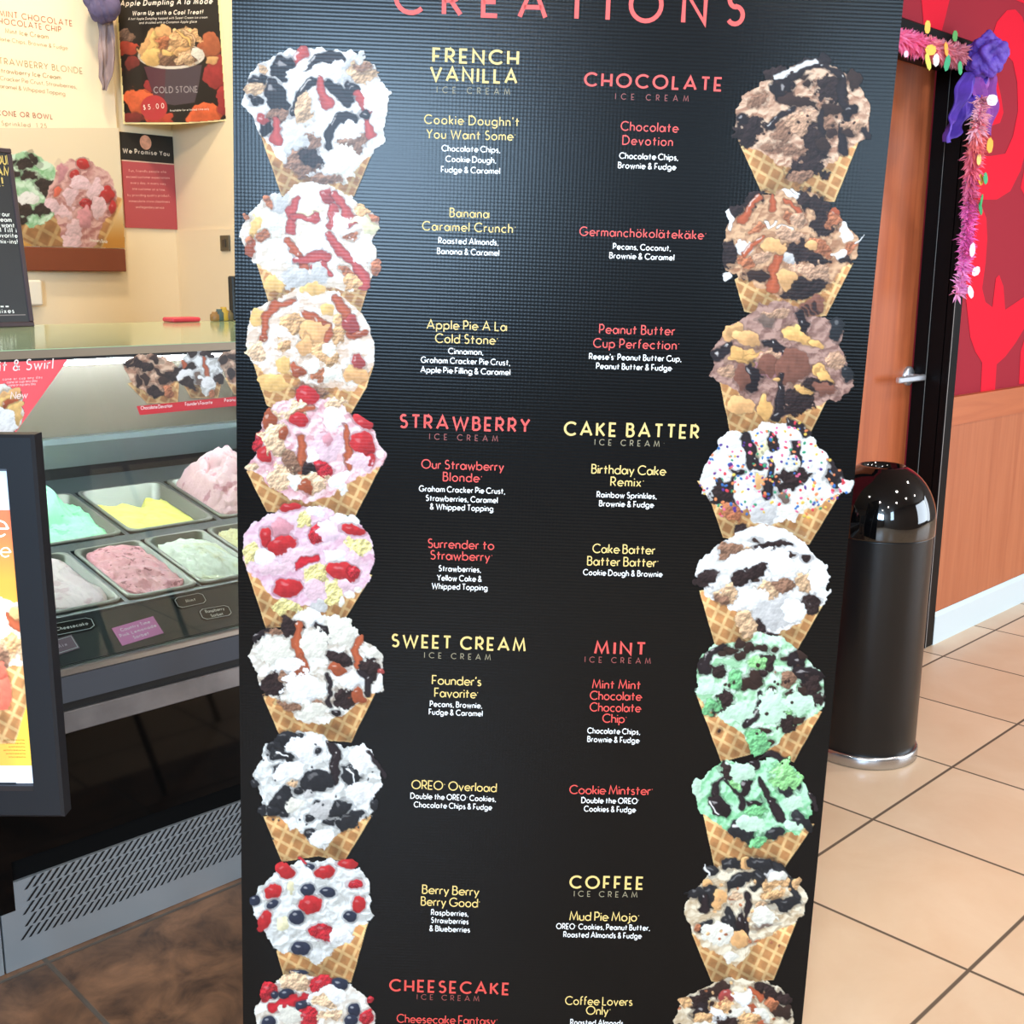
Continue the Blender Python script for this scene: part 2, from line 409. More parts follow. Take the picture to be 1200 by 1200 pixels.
        s.put(W, d*s.S+.5, np.clip(c*(lit*t)[..., None], 0, 255))
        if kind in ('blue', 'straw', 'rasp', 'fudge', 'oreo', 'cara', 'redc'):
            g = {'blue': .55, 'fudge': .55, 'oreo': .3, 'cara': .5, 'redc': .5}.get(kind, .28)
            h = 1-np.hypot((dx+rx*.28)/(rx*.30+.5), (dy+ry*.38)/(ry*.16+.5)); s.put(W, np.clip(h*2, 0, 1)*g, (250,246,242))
        if kind == 'rasp':
            k = np.sin(dx*2.2+dy*.6)*np.sin(dy*2.2-dx*.4); s.put(W, (d > 1)*np.clip(k, 0, 1)*.4, (235,120,125))
    def stroke(s, pts, wd, kind, hl=True):
        xs = [p[0] for p in pts]; ys = [p[1] for p in pts]; W = s.win(min(xs)-wd-6, min(ys)-wd-6, max(xs)+wd+6, max(ys)+wd+6)
        if W is None: return
        X = s.X[W]+s.wx[W]*.7; Y = s.Y[W]+s.wy[W]*.7; c = np.asarray(KIND[kind], float)
        d = np.full(X.shape, 1e9); dh = d.copy(); N = len(pts)-1; tg = np.zeros(X.shape)
        for i in range(N):
            ax, ay = pts[i]; bx, by = pts[i+1]; ex, ey = bx-ax, by-ay; L = ex*ex+ey*ey+1e-9
            t = np.clip(((X-ax)*ex+(Y-ay)*ey)/L, 0, 1)
            dd = np.hypot(X-ax-t*ex, Y-ay-t*ey); tg = np.where(dd < d, (i+t)/N, tg); d = np.minimum(d, dd); o = wd*.16
            dh = np.minimum(dh, np.hypot(X-ax+o-t*ex, Y-ay+o-t*ey))
        e = wd/2*(1+s.n1[W]*.9)*(.66+.44*tg**1.5 if kind in ('cara','redc','fudge') else 1)
        s.put(W, np.clip((e-d+1.6)*.5, 0, .35)*np.where(s.a[W] > .5, 1, 0), c*.35, False)
        s.put(W, (e-d)*s.S+.5, np.clip(c*(1+.22*(1-d/(e+.1)))[..., None], 0, 255))
        if hl: s.put(W, np.clip((wd*.11-dh)*s.S+.4, 0, 1)*np.clip(s.n3[W]*7+.25, 0, 1)*.75, (255,250,244))
    def sprinkle(s, n, x0, y0, x1, y1, r, kinds, rng=None):
        for _ in range(n):
            x = s.rng.uniform(x0, x1); y = s.rng.uniform(y0, y1); i = int((y-s.y0)*s.S); j = int((x-s.x0)*s.S)
            if 0 <= i < s.h and 0 <= j < s.w and s.id[i, j] == s.cur and s.a[i, j] > .9:
                k = kinds[s.rng.integers(len(kinds))]
                s.blob(x, y, r*s.rng.uniform(.7,1.3), r*s.rng.uniform(.6,1.0), s.rng.uniform(0,180), 'chip' if isinstance(k, tuple) else k, k if isinstance(k, tuple) else None)
    def run(s, spec, ox, oy, k=1/6.):
        """spec: 'op numbers kind' items separated by ';', in the local drawing grid"""
        for it in spec.strip().split(';'):
            t = it.split()
            if not t: continue
            op = t[0]
            if op == 'b':
                v = list(map(float, t[1:6])); s.blob(ox+v[0]*k, oy+v[1]*k, v[2]*k, v[3]*k, v[4], t[6])
            elif op == 's':
                wd = float(t[1]); v = list(map(float, t[3:])); s.stroke([(ox+v[i]*k, oy+v[i+1]*k) for i in range(0, len(v), 2)], wd*k, t[2], t[2] in ('fudge','cara','redc'))
            elif op in ('I', 'W'):
                v = list(map(float, t[2:])); P = [(ox+v[i]*k, oy+v[i+1]*k) for i in range(0, len(v), 2)]
                if op == 'W': s.waffle(P, ox+float(t[1])*k, 0, 7.5*k*6)
                else:
                    hi, lo = TONE[t[1]]; s.body(P, hi, lo, 5.0*k*6)
            elif op == 'd':
                n = int(t[1]); v = list(map(float, t[2:7])); s.sprinkle(n, ox+v[0]*k, oy+v[1]*k, ox+v[2]*k, oy+v[3]*k, v[4]*k, [KT.get(q, q) for q in t[7].split(',')])
    def mesh(s, name, mapf, mt, parent, ident=None, off=0.0, nrm=None, bgc=None, label=None):
        """grid of the painted picture; mapf turns pixel arrays into world points"""
        ok = s.a > .02
        if ident is not None: ok &= (s.id == ident)
        cell = ok[:-1, :-1] & ok[1:, 1:] if ident is None else (ok[:-1, :-1] | ok[1:, 1:] | ok[1:, :-1] | ok[:-1, 1:]) & (s.id[:-1, :-1] == ident)
        ii, jj = np.nonzero(cell)
        if len(ii) == 0: return None
        a = ii*s.w+jj; q = np.stack([a, a+s.w, a+s.w+1, a+1], 1)
        used, inv = np.unique(q, return_inverse=True); q = inv.reshape(q.shape)
        P = mapf(s.X.ravel()[used], s.Y.ravel()[used])
        if nrm is not None: P = P+np.asarray(nrm)*off
        P = to_local(parent, P)
        c = s.rgb.reshape(-1, 3)[used]
        c = c*.90
        if bgc is not None:
            al = np.clip(s.a.ravel()[used], 0, 1)[:, None]; c = c*al+np.asarray(bgc)*(1-al)
        me = bpy.data.meshes.new(name)
        me.vertices.add(len(P)); me.vertices.foreach_set('co', P.ravel().astype(np.float32))
        me.loops.add(q.size); me.loops.foreach_set('vertex_index', q.ravel().astype(np.int32))
        me.polygons.add(len(q)); me.polygons.foreach_set('loop_start', np.arange(0, q.size, 4, dtype=np.int32))
        me.update(calc_edges=True)
        at_ = me.color_attributes.new('ink', 'FLOAT_COLOR', 'POINT')
        cc = np.ones((len(P), 4), np.float32); cc[:, :3] = s2l(np.clip(c, 0, 255)); at_.data.foreach_set('color', cc.ravel())
        me.materials.append(mt)
        o = bpy.data.objects.new(name, me); COL.objects.link(o); o.parent = parent; ROOTM[o.name] = ROOTM[parent.name]
        if label: o['label'] = label
        return o
KT = {'r1': (222,70,80), 'r2': (60,110,180), 'r3': (240,140,90), 'r4': (60,150,110), 'r5': (90,60,140), 'r6': (240,200,90), 'r7': (235,110,150)}
TONE = {'vanilla': ((255,255,253), (206,200,196)), 'warm': ((255,254,246), (214,196,176)), 'graham': ((255,250,242), (216,184,158)), 'berry': ((252,226,228), (214,150,158)),
        'lav': ((244,218,230), (222,170,190)), 'cream': ((250,250,242), (196,180,162)), 'cool': ((250,253,252), (186,186,180)), 'choc1': ((236,200,170), (160,112,88)),
        'choc2': ((226,182,142), (156,108,80)), 'choc3': ((190,152,138), (118,84,76)), 'mint1': ((226,252,230), (136,196,142)), 'mint2': ((196,246,208), (116,196,134)),
        'coffee': ((246,234,208), (190,164,130)), 'spr': ((255,255,255), (214,212,206)), 'pinkm': ((236,190,186), (176,112,112))}
def ink(name, rough=.4, spec=.5, ribs=False, emit=0.0):
    """printing ink whose colour is the painted picture"""
    if name in MATS: return MATS[name]
    M = bpy.data.materials.new(name); M.use_nodes = True; N = M.node_tree.nodes; Lk = M.node_tree.links; b = N['Principled BSDF']
    v = N.new('ShaderNodeVertexColor'); v.layer_name = 'ink'; Lk.new(v.outputs[0], b.inputs['Base Color'])
    b.inputs['Roughness'].default_value = rough; b.inputs['Specular IOR Level'].default_value = spec
    if emit > 0: Lk.new(v.outputs[0], b.inputs['Emission Color']); b.inputs['Emission Strength'].default_value = emit
    if ribs: add_ribs(M)
    MATS[name] = M; return M
def add_ribs(M):
    N = M.node_tree.nodes; Lk = M.node_tree.links; b = N['Principled BSDF']
    tc = N.new('ShaderNodeTexCoord'); sp = N.new('ShaderNodeSeparateXYZ'); Lk.new(tc.outputs['Object'], sp.inputs[0])
    hs = []
    for ax, per, amp in (('Y', .0050, 1.0), ('X', .0052, .45)):
        a = N.new('ShaderNodeMath'); a.operation = 'MULTIPLY'; a.inputs[1].default_value = 2*math.pi/per; Lk.new(sp.outputs[ax], a.inputs[0])
        c = N.new('ShaderNodeMath'); c.operation = 'SINE'; Lk.new(a.outputs[0], c.inputs[0])
        d = N.new('ShaderNodeMath'); d.operation = 'MULTIPLY'; d.inputs[1].default_value = amp; Lk.new(c.outputs[0], d.inputs[0]); hs.append(d)
    s = N.new('ShaderNodeMath'); s.operation = 'ADD'; Lk.new(hs[0].outputs[0], s.inputs[0]); Lk.new(hs[1].outputs[0], s.inputs[1])
    nz = N.new('ShaderNodeTexNoise'); nz.inputs['Scale'].default_value = 5; Lk.new(tc.outputs['Object'], nz.inputs['Vector'])
    nm = N.new('ShaderNodeMath'); nm.operation = 'MULTIPLY_ADD'; nm.inputs[1].default_value = 6; Lk.new(nz.outputs[0], nm.inputs[0]); Lk.new(s.outputs[0], nm.inputs[2])
    bp = N.new('ShaderNodeBump'); bp.inputs['Strength'].default_value = .5; bp.inputs['Distance'].default_value = .00007
    Lk.new(nm.outputs[0], bp.inputs['Height']); Lk.new(bp.outputs[0], b.inputs['Normal'])
# ------------------------------------------------------------------ the room
def tile_mat(name, c1, c2, grout, x0, px, y0, py, joint, rough, vscale, blotch, bump=.15):
    M = bpy.data.materials.new(name); M.use_nodes = True; N = M.node_tree.nodes; Lk = M.node_tree.links; b = N['Principled BSDF']
    tc = N.new('ShaderNodeTexCoord'); sp = N.new('ShaderNodeSeparateXYZ'); Lk.new(tc.outputs['Object'], sp.inputs[0])
    def mth(op, a, bb=None, cc=None):
        n = N.new('ShaderNodeMath'); n.operation = op
        for i, v in enumerate((a, bb, cc)):
            if v is None: continue
            if isinstance(v, (int, float)): n.inputs[i].default_value = v
            else: Lk.new(v, n.inputs[i])
        return n.outputs[0]
    ds = []; cells = []
    for ax, o, p in (('X', x0, px), ('Y', y0, py)):
        t = mth('DIVIDE', mth('SUBTRACT', sp.outputs[ax], o), p)
        fr = mth('SUBTRACT', t, mth('FLOOR', t)); cells.append(mth('FLOOR', t))
        ds.append(mth('MULTIPLY', mth('MINIMUM', fr, mth('SUBTRACT', 1.0, fr)), p))
    d = mth('MINIMUM', ds[0], ds[1])
    jm = N.new('ShaderNodeMapRange'); jm.inputs['From Min'].default_value = joint*.35; jm.inputs['From Max'].default_value = joint*.6
    Lk.new(d, jm.inputs['Value'])
    cb = N.new('ShaderNodeCombineXYZ'); Lk.new(cells[0], cb.inputs[0]); Lk.new(cells[1], cb.inputs[1])
    wn = N.new('ShaderNodeTexWhiteNoise'); Lk.new(cb.outputs[0], wn.inputs['Vector'])
    ad = N.new('ShaderNodeVectorMath'); ad.operation = 'ADD'; Lk.new(tc.outputs['Object'], ad.inputs[0]); Lk.new(wn.outputs['Color'], ad.inputs[1])
    nz = N.new('ShaderNodeTexNoise'); nz.inputs['Scale'].default_value = vscale; nz.inputs['Detail'].default_value = 8; nz.inputs['Roughness'].default_value = .62; nz.inputs['Distortion'].default_value = .6
    Lk.new(ad.outputs[0], nz.inputs['Vector'])
    r = N.new('ShaderNodeMapRange'); r.inputs['From Min'].default_value = .5-blotch; r.inputs['From Max'].default_value = .5+blotch; Lk.new(nz.outputs[0], r.inputs['Value'])
    mx = N.new('ShaderNodeMix'); mx.data_type = 'RGBA'; mx.inputs[6].default_value = rgb(*c1); mx.inputs[7].default_value = rgb(*c2); Lk.new(r.outputs[0], mx.inputs[0])
    tv = mth('MULTIPLY_ADD', wn.outputs['Value'], .10, .95)
    sc_ = N.new('ShaderNodeVectorMath'); sc_.operation = 'SCALE'; Lk.new(mx.outputs[2], sc_.inputs[0]); Lk.new(tv, sc_.inputs['Scale'])
    m2 = N.new('ShaderNodeMix'); m2.data_type = 'RGBA'; m2.inputs[6].default_value = rgb(*grout); Lk.new(sc_.outputs[0], m2.inputs[7]); Lk.new(jm.outputs[0], m2.inputs[0])
    Lk.new(m2.outputs[2], b.inputs['Base Color'])
    rr = mth('MULTIPLY_ADD', jm.outputs[0], rough-.8, .8); Lk.new(rr, b.inputs['Roughness'])
    hh = mth('MULTIPLY_ADD', nz.outputs[0], .25, jm.outputs[0])
    bp = N.new('ShaderNodeBump'); bp.inputs['Strength'].default_value = bump; bp.inputs['Distance'].default_value = .004
    Lk.new(hh, bp.inputs['Height']); Lk.new(bp.outputs[0], b.inputs['Normal'])
    return M
beige = tile_mat('beige_ceramic_tile', (214,180,146), (228,202,172), (96,78,62), 2.094, .4605, .803, .4560, .0085, .36, 3.0, .28)
slate = tile_mat('brown_slate_tile', (62,45,35), (156,112,80), (92,82,72), .7685, .4600, 1.652, .4600, .0100, .42, 9.0, .20, .4)
XL, XR, YF, YB, ZC = -3.5, 8.5, -3.5, 4.2, 2.9
XC, YD = 2.263, 1.83          # the corner wall and the door wall
b = MB()
b.cur = 0; b.add([(XL,YF,0),(XR,YF,0),(XR,1.43,0),(XL,1.43,0)], [(0,1,2,3)]); b.add([(XC,1.43,0),(XR,1.43,0),(XR,YD+.3,0),(XC,YD+.3,0)], [(0,1,2,3)])
b.cur = 1; b.add([(XL,1.43,0),(XC,1.43,0),(XC,YB,0),(XL,YB,0)], [(0,1,2,3)])
struct('floor', b, [beige, slate])
cream = mat('cream_wall_paint', (250,230,194), .55, bump=.05, bscale=120)
white_p = mat('umber_paint', (112,100,90), .7)
b = MB().box((XL,YF,ZC), (XR,YB+.1,ZC+.1)); struct('ceiling', b, white_p)
b = MB().box((XL-.1,YB,0), (XC+.1,YB+.1,ZC)); struct('wall_back', b, cream)
# corner wall running back to the menu wall, with a shallow tiled course
b = MB().box((XC,YD+.15,0), (XC+.1,YB,ZC)); b.box((XC-.004,YD+.15,0), (XC,YB-.0005,1.535)); struct('wall_corner', b, cream)
def window_wall(name, horiz, pos, lo, hi, openings, th, mt):
    """a wall with window openings; horiz: runs along X at Y=pos, else along Y at X=pos"""
    b = MB(); xs = lo
    def bx(a0, a1, z0, z1):
        if a1-a0 < 1e-6 or z1-z0 < 1e-6: return
        if horiz: b.box((a0,pos-th,z0), (a1,pos,z1))
        else: b.box((pos-th,a0,z0), (pos,a1,z1))
    for (a0, a1, z0, z1) in openings:
        bx(xs, a0, 0, ZC); bx(a0, a1, 0, z0); bx(a0, a1, z1, ZC); xs = a1
    bx(xs, hi, 0, ZC)
    return struct(name, b, mt)
window_wall('wall_left', False, XL, YF, YB, [(-3.35,-1.35,1.55,2.85)], .1, white_p)
window_wall('wall_front', True, YF, XL, XR, [(-1.05,-.25,1.35,2.85), (4.9,8.3,.35,2.75)], .1, white_p)
b = MB().box((XR,YF,0), (XR+.1,YD+.3,ZC)); struct('wall_end', b, white_p)
glassm = bpy.data.materials.new('clear_glass'); glassm.use_nodes = True
N = glassm.node_tree.nodes; Lk = glassm.node_tree.links; N.remove(N['Principled BSDF'])
tr = N.new('ShaderNodeBsdfTransparent'); tr.inputs[0].default_value = (.96,.985,.97,1); gl = N.new('ShaderNodeBsdfGlossy'); gl.inputs['Roughness'].default_value = .02
fr = N.new('ShaderNodeFresnel'); fr.inputs[0].default_value = 1.45; mx = N.new('ShaderNodeMixShader')
Lk.new(fr.outputs[0], mx.inputs[0]); Lk.new(tr.outputs[0], mx.inputs[1]); Lk.new(gl.outputs[0], mx.inputs[2]); Lk.new(mx.outputs[0], N['Material Output'].inputs[0])
# door wall: red mural above a wooden wainscot, opening for the door
red_d = mat('mural_dark_red', (150,34,48), .6, spec=.12); red_b = mat('mural_bright_red', (216,20,46), .6, spec=.12)
def wood_mat(name, c1, c2, rough=.35, sx=26., sz=1.6):
    M = bpy.data.materials.new(name); M.use_nodes = True; N = M.node_tree.nodes; Lk = M.node_tree.links; b = N['Principled BSDF']
    tc = N.new('ShaderNodeTexCoord'); mp = N.new('ShaderNodeMapping'); mp.inputs['Scale'].default_value = (sx, sx, sz); Lk.new(tc.outputs['Object'], mp.inputs[0])
    n = N.new('ShaderNodeTexNoise'); n.inputs['Scale'].default_value = 1; n.inputs['Detail'].default_value = 6; n.inputs['Distortion'].default_value = .8; Lk.new(mp.outputs[0], n.inputs['Vector'])
    r = N.new('ShaderNodeMapRange'); r.inputs['From Min'].default_value = .3; r.inputs['From Max'].default_value = .7; Lk.new(n.outputs[0], r.inputs['Value'])
    mx = N.new('ShaderNodeMix'); mx.data_type = 'RGBA'; mx.inputs[6].default_value = rgb(*c1); mx.inputs[7].default_value = rgb(*c2); Lk.new(r.outputs[0], mx.inputs[0])
    Lk.new(mx.outputs[2], b.inputs['Base Color']); b.inputs['Roughness'].default_value = rough
    return M
wood_d = wood_mat('stained_door_wood', (164,84,48), (188,104,62)); wood_w = wood_mat('wainscot_wood', (168,92,54), (184,108,68), .45); wood_h = wood_mat('wainscot_rail_wood', (172,90,50), (188,106,62), .45, 1.6, 26.)
DX0, DX1, DZ, FX1, FZ1 = 2.92, 3.965, 2.09, 4.030, 2.155
b = MB(); b.cur = 0
b.box((XC,YD,0), (DX0-.07,YD+.15,ZC)); b.box((FX1-.004,YD,0), (XR,YD+.15,ZC)); b.box((DX0-.07,YD,FZ1-.004), (FX1-.004,YD+.15,ZC))
# mural shapes lie flush on the plaster
def mural(pts, hole=None):
    P = [atY(x, y, YD-.0012) for x, y in pts]
    b.cur = 1; b.add(P, [list(range(len(P)))]); b.cur = 0
mural([(1106,-160),(1080,0),(1084,50),(1100,50),(1108,20),(1120,-30),(1150,-160)])
TUL = [(1139,292),(1132,330),(1132,350),(1137,395),(1143,412),(1151,425),(1149,462),(1166,459),(1168,427),(1178,418),(1190,402),(1202,382),(1224,345),(1240,300),(1226,318),(1200,348),(1178,363),(1176,336),(1171,322),(1167,326),(1163,360),(1155,354),(1151,338),(1155,308),(1157,280),(1156,256),(1152,245),(1147,248),(1143,264)]
mural(TUL)
mural([(1194,450),(1196,412),(1206,380),(1230,372),(1236,446)])
# upper swirl: an open ring
ring_o = [(1160,52),(1168,26),(1180,12),(1190,11),(1198,20),(1204,44),(1208,80),(1209,120),(1206,160),(1196,200),(1184,224),(1168,234),(1146,234)]
ring_i = [(1140,182),(1160,183),(1178,180),(1187,160),(1193,130),(1192,96),(1187,72),(1181,66),(1172,66),(1166,74),(1168,90),(1176,120),(1175,142),(1164,146),(1140,146)]
mural(ring_o+ring_i[:9]+[(1166,64),(1160,70)])
mural([(1160,52),(1166,66),(1168,90),(1173,112),(1176,132),(1172,144),(1160,148),(1140,150),(1140,60)])
mural([(1196,220),(1210,150),(1230,60),(1260,60),(1260,230),(1204,236)])
mural([(1180,-60),(1215,-70),(1240,-20),(1200,4),(1186,-2)])
# wainscot and rail belong to the wall
b.cur = 2; b.box((FX1,YD-.022,.128), (XR-.002,YD-.0002,.842)); b.box((XC+.002,YD-.022,.128), (DX0-.075,YD-.0002,.842))
b.cur = 3; b.box((FX1,YD-.028,.8425), (XR-.002,YD-.0002,.947)); b.box((XC+.002,YD-.028,.8425), (DX0-.075,YD-.0002,.947))
struct('wall_right', b, [red_d, red_b, wood_w, wood_h])
basem = mat('pale_grey_vinyl', (206,220,224), .4)
b = MB(); b.prism([(FX1,YD-.023,0),(FX1,YD-.030,0),(FX1,YD-.030,.11),(FX1,YD-.023,.128)], (XR-FX1-.002,0,0)); struct('baseboard_right', b, basem)
# door and its black frame
blackp = mat('black_frame_paint', (10,9,10), .4, spec=.12)
t = empty('door_1', (DX0,1.96,0)); tag(t, kind='structure')
b = MB()
for side in (0, 1):
    xa, xb, sgn = (DX1, FX1, 1) if side == 0 else (DX0, DX0-.068, -1)
    b.rbox((min(xa,xb),1.800,0.001), (max(xa,xb),1.829,FZ1), .004)       # face
    x0 = xa if sgn > 0 else xa-.055
    b.box((x0,1.829,0.001), (x0+.055,1.885,DZ+.03)); 
    o = .010*sgn
    b.box((min(xa-o,xa),1.885,0.001), (max(xa-o,xa)+.03,1.93,DZ+.02))     # stop
b.rbox((DX0,1.800,DZ), (DX1,1.829,FZ1), .004); b.box((DX0,1.829,DZ), (DX1,1.885,DZ+.05)); b.box((DX0,1.885,DZ-.012), (DX1,1.93,DZ+.05))
b.cur = 1; b.box((DX1-.0012,1.8835,.002), (DX1-.0001,1.8865,DZ)); b.box((DX1-.0004,1.7985,.002), (DX1+.0022,1.7999,FZ1)); b.build('door_frame', [blackp, mat('frame_edge_glint', (150,148,144), .5)], t)  # thin pale strips paint the light glinting along the frame edges
leaf = MB().rbox((DX0+.004,1.937,.012), (DX1-.004,1.978,DZ-.004), .003).build('door_leaf', wood_d, t)
chrome = mat('brushed_chrome', (214,218,224), .38, .85)
b = MB(); hx, hz, hy = 3.927, 1.022, 1.937
pr_ = [(0,-.014),(.028,-.014),(.035,-.009),(.036,0)]
V = []; b2 = MB(); b2.lathe(pr_, (0,0,0), 32)
b.add([(hx+v[0], hy+v[2], hz+v[1]) for v in b2.v], [f for f in b2.f], True)
b.tube([(hx,hy-.01,hz),(hx,hy-.052,hz-.003)], .011, 16)
b.rbox((hx-.185,hy-.066,hz-.013), (hx+.016,hy-.048,hz+.009), .004)
b.build('lever_handle', chrome, leaf)
# ------------------------------------------------------------------ garlands and tissue bows on the door
def tinsel(name, path, rad, label, cols, petals, seed, n=900):
    rng = random.Random(seed); P = [np.array(p) for p in path]
    L = [0]
    for i in range(1, len(P)): L.append(L[-1]+np.linalg.norm(P[i]-P[i-1]))
    def pos(s):
        s *= L[-1]
        for i in range(1, len(P)):
            if s <= L[i] or i == len(P)-1:
                t = (s-L[i-1])/(L[i]-L[i-1]); return P[i-1]*(1-t)+P[i]*t, (P[i]-P[i-1])/np.linalg.norm(P[i]-P[i-1])
    t = empty(name, P[0]); tag(t, label, 'garland')
    MB().tube(P, .004, 6).build('cord', mat('pink_cord', (214,90,130), .7), t)
    b = MB()
    for i in range(n):
        s = rng.random(); p, d = pos(s); th = rng.uniform(0, 6.283)
        u = np.cross(d, (0.3,1,.2)); u /= np.linalg.norm(u); v = np.cross(d, u)
        q = u*math.cos(th)+v*math.sin(th)+d*rng.uniform(-.5,.5); q[1] = min(q[1], .18); q /= np.linalg.norm(q)
        l = rad*rng.uniform(.6, 1.15); wd = np.cross(q, d)*rng.uniform(.0025,.0055)+d*rng.uniform(-.003,.003)
        droop = np.array([0,0,-l*.15]); k = min(len(cols)-1, int(s*len(cols)+rng.uniform(-.35,.35))); b.cur = max(0, k)
        b.add([p-wd*.7, p+wd*.7, p+q*l*.6+wd, p+q*l+droop, p+q*l*.6-wd], [(0,1,2,3,4)])
    b.build('fringe', [mat('tinsel_%s' % c[3], c[:3], .45) for c in cols], t)
    for (s, du, dz, r, c) in petals:
        p, d = pos(s); b = MB(); cc = p+np.array([du,-rad*.85,dz]); ph = rng.uniform(0,6.28); tl = rng.uniform(-.5,.5)
        V = []
        for k in range(10):
            a = 2*math.pi*k/10; rr = r*(1+.25*math.sin(2*a+ph)); V.append(cc+np.array([rr*math.cos(a), tl*rr*math.sin(a+ph)*.6, rr*math.sin(a)]))
        V2 = [q+np.array([0,.0012,0]) for q in V]; n_ = 10
        b.add(V+V2, [list(range(n_)), list(range(n_, 2*n_))[::-1]]+[(i,(i+1)%n_,n_+(i+1)%n_,n_+i) for i in range(n_)])
        b.build('petal', mat('petal_%d_%d_%d' % c, c, .6), t)
YG = 1.765
g = lambda x, y, Y=YG: atY(x, y, Y)
tinsel('flower_garland', [g(1030,36),g(1054,46),g(1085,54),g(1110,61),g(1128,64)], .042, 'pink tinsel garland with paper petals strung above the wooden door', [(250,130,172,'pink'),(252,124,168,'rose'),(244,140,150,'coral'),(214,134,146,'dusk')],
       [(.43,-.01,.042,.016,(246,190,70)), (.47,.0,-.02,.020,(246,190,60)), (.45,-.0,-.055,.022,(214,214,90)), (.58,-.02,-.045,.023,(250,250,246)), (.62,.02,-.005,.018,(244,170,60)), (.68,.0,-.045,.022,(40,160,110)), (.83,.01,-.05,.018,(50,165,105)), (.75,.0,.040,.014,(70,150,70)), (.3,-.06,-.05,.012,(236,200,220))], 3, 1100)
tinsel('flower_garland', [g(1150,114,1.675),g(1145,150,1.68),g(1140,185,1.73),g(1136,225),g(1134,262),g(1130,300),g(1126,330),g(1121,345)], .042, 'pink and coral tinsel garland with paper petals hanging down beside the black door frame',
       [(250,190,206,'blush'),(250,140,138,'salmon'),(246,128,150,'apricot'),(232,120,164,'magenta'),(250,130,206,'hotpink'),(252,134,212,'fuchsia'),(255,176,230,'orchid')],
       [(.03,.005,.01,.022,(248,220,236)), (.22,.035,-.01,.022,(244,170,50)), (.34,-.03,.0,.022,(246,210,120)), (.40,.035,-.02,.018,(50,165,105)), (.46,.0,.01,.020,(240,180,60)), (.55,.02,.0,.019,(40,170,100)), (.6,.015,.01,.019,(36,150,90)), (.78,-.02,.0,.022,(250,210,236)), (.88,.03,.0,.02,(252,226,244)), (.97,.02,-.01,.022,(252,214,240))], 5, 1300)
def crumple(ctr, R, seed, sq=(1,1,1), n=40, folds=.25):
    rng = np.random.default_rng(seed); k1 = rng.normal(size=(16,3))*2.5; ph = rng.random(16)*6.28; b = MB(); V = []
    for i in range(n+1):
        for j in range(2*n):
            t, p = math.pi*i/n, math.pi*j/n; d = np.array([math.sin(t)*math.cos(p), math.sin(t)*math.sin(p), math.cos(t)])
            r = 1+folds*sum(abs(math.sin(k1[q]@d+ph[q]))-.6 for q in range(16))/4
            V.append(np.array(ctr)+R*r*d*np.array(sq))
    F = []
    for i in range(n):
        for j in range(2*n): F.append((i*2*n+j, (i+1)*2*n+j, (i+1)*2*n+(j+1)%(2*n), i*2*n+(j+1)%(2*n)))
    return b.add(V, F, False)
def streamer(rows, nrm, seed, amp=.014, nu=14, th=.003):
    """pleated paper tail: rows = (left point, right point) down its length"""
    rng = np.random.default_rng(seed); nrm = np.array(nrm, float); V = []; nr = (len(rows)-1)*6
    ph = rng.random(4)*6
    for i in range(nr+1):
        t = i/6; k = min(int(t), len(rows)-2); f = t-k
        a = np.array(rows[k][0])*(1-f)+np.array(rows[k+1][0])*f; c = np.array(rows[k][1])*(1-f)+np.array(rows[k+1][1])*f
        for j in range(nu+1):
            u = j/nu; h = amp*(math.sin(u*9+ph[0]+i*.12)+.6*math.sin(u*17+ph[1]-i*.2)+.4*math.sin(i*.7+ph[2]+u*5))
            V.append(a*(1-u)+c*u+nrm*h)
    m_ = nu+1; n_ = len(V); V2 = [v-nrm*th for v in V]; F = []
    for i in range(nr):
        for j in range(nu):
            q = (i*m_+j, i*m_+j+1, (i+1)*m_+j+1, (i+1)*m_+j); F.append(q); F.append(tuple(n_+x for x in q[::-1]))
    return MB().add(V+V2, F, False)
tissue = mat('purple_tissue', (92,60,172), .6, var=.3, vscale=14); tissue2 = mat('violet_tissue', (142,62,158), .6, var=.25, vscale=10)
g2 = lambda x, y, Y=1.745: atY(x, y, Y)
t = empty('tissue_bow', g2(1155,70)); tag(t, 'purple crumpled tissue paper bow at the corner of the door frame', 'bow')
crumple(atY(1156,65,1.72), .078, 8, (1.0,.7,.82), 56, .34).build('rosette', tissue, t)
streamer([(g2(1136,84),g2(1152,84)),(g2(1124,108),g2(1146,108)),(g2(1112,134),g2(1132,136)),(g2(1105,150),g2(1124,152)),(g2(1105,168),g2(1118,160))], (0,1,0), 2).build('tail', tissue, t)
tag(streamer([(g2(1144,84,1.735),g2(1162,84,1.735)),(g2(1142,104,1.735),g2(1162,106,1.735)),(g2(1144,130,1.735),g2(1162,132,1.735)),(g2(1150,152,1.735),g2(1158,160,1.735))], (0,1,0), 3).build('tail', tissue2, t), 'violet paper tail')
# ------------------------------------------------------------------ litter bin
c = (2.945,1.505,0)
t = empty('litter_bin', c); tag(t, 'glossy black dome top litter bin with silver base ring beside the door', 'litter bin')
bin_b = mat('black_bin_enamel', (12,15,18), .30, spec=.4); bin_g = mat('glossy_black_lid', (8,8,9), .06, spec=.6, coat=.6)
MB().lathe([(0,.030),(.147,.030),(.149,.034),(.151,.66),(.1515,.664),(0,.664)], c, 96).build('body', bin_b, t)
R_ = .155; prof = [(R_-.006,.6645),(R_-.001,.664),(R_,.668),(R_,.695)]
for i in range(1, 15):
    a = math.radians(i*4.75); prof.append((R_*math.cos(a)**.9 if i else R_, .695+.170*math.sin(a)))
prof = [p for p in prof if p[0] > .062]; zt = prof[-1][1]+.004
prof += [(.062,zt),(.058,zt-.002),(.058,zt-.05),(.125,.69),(.12,.668)]
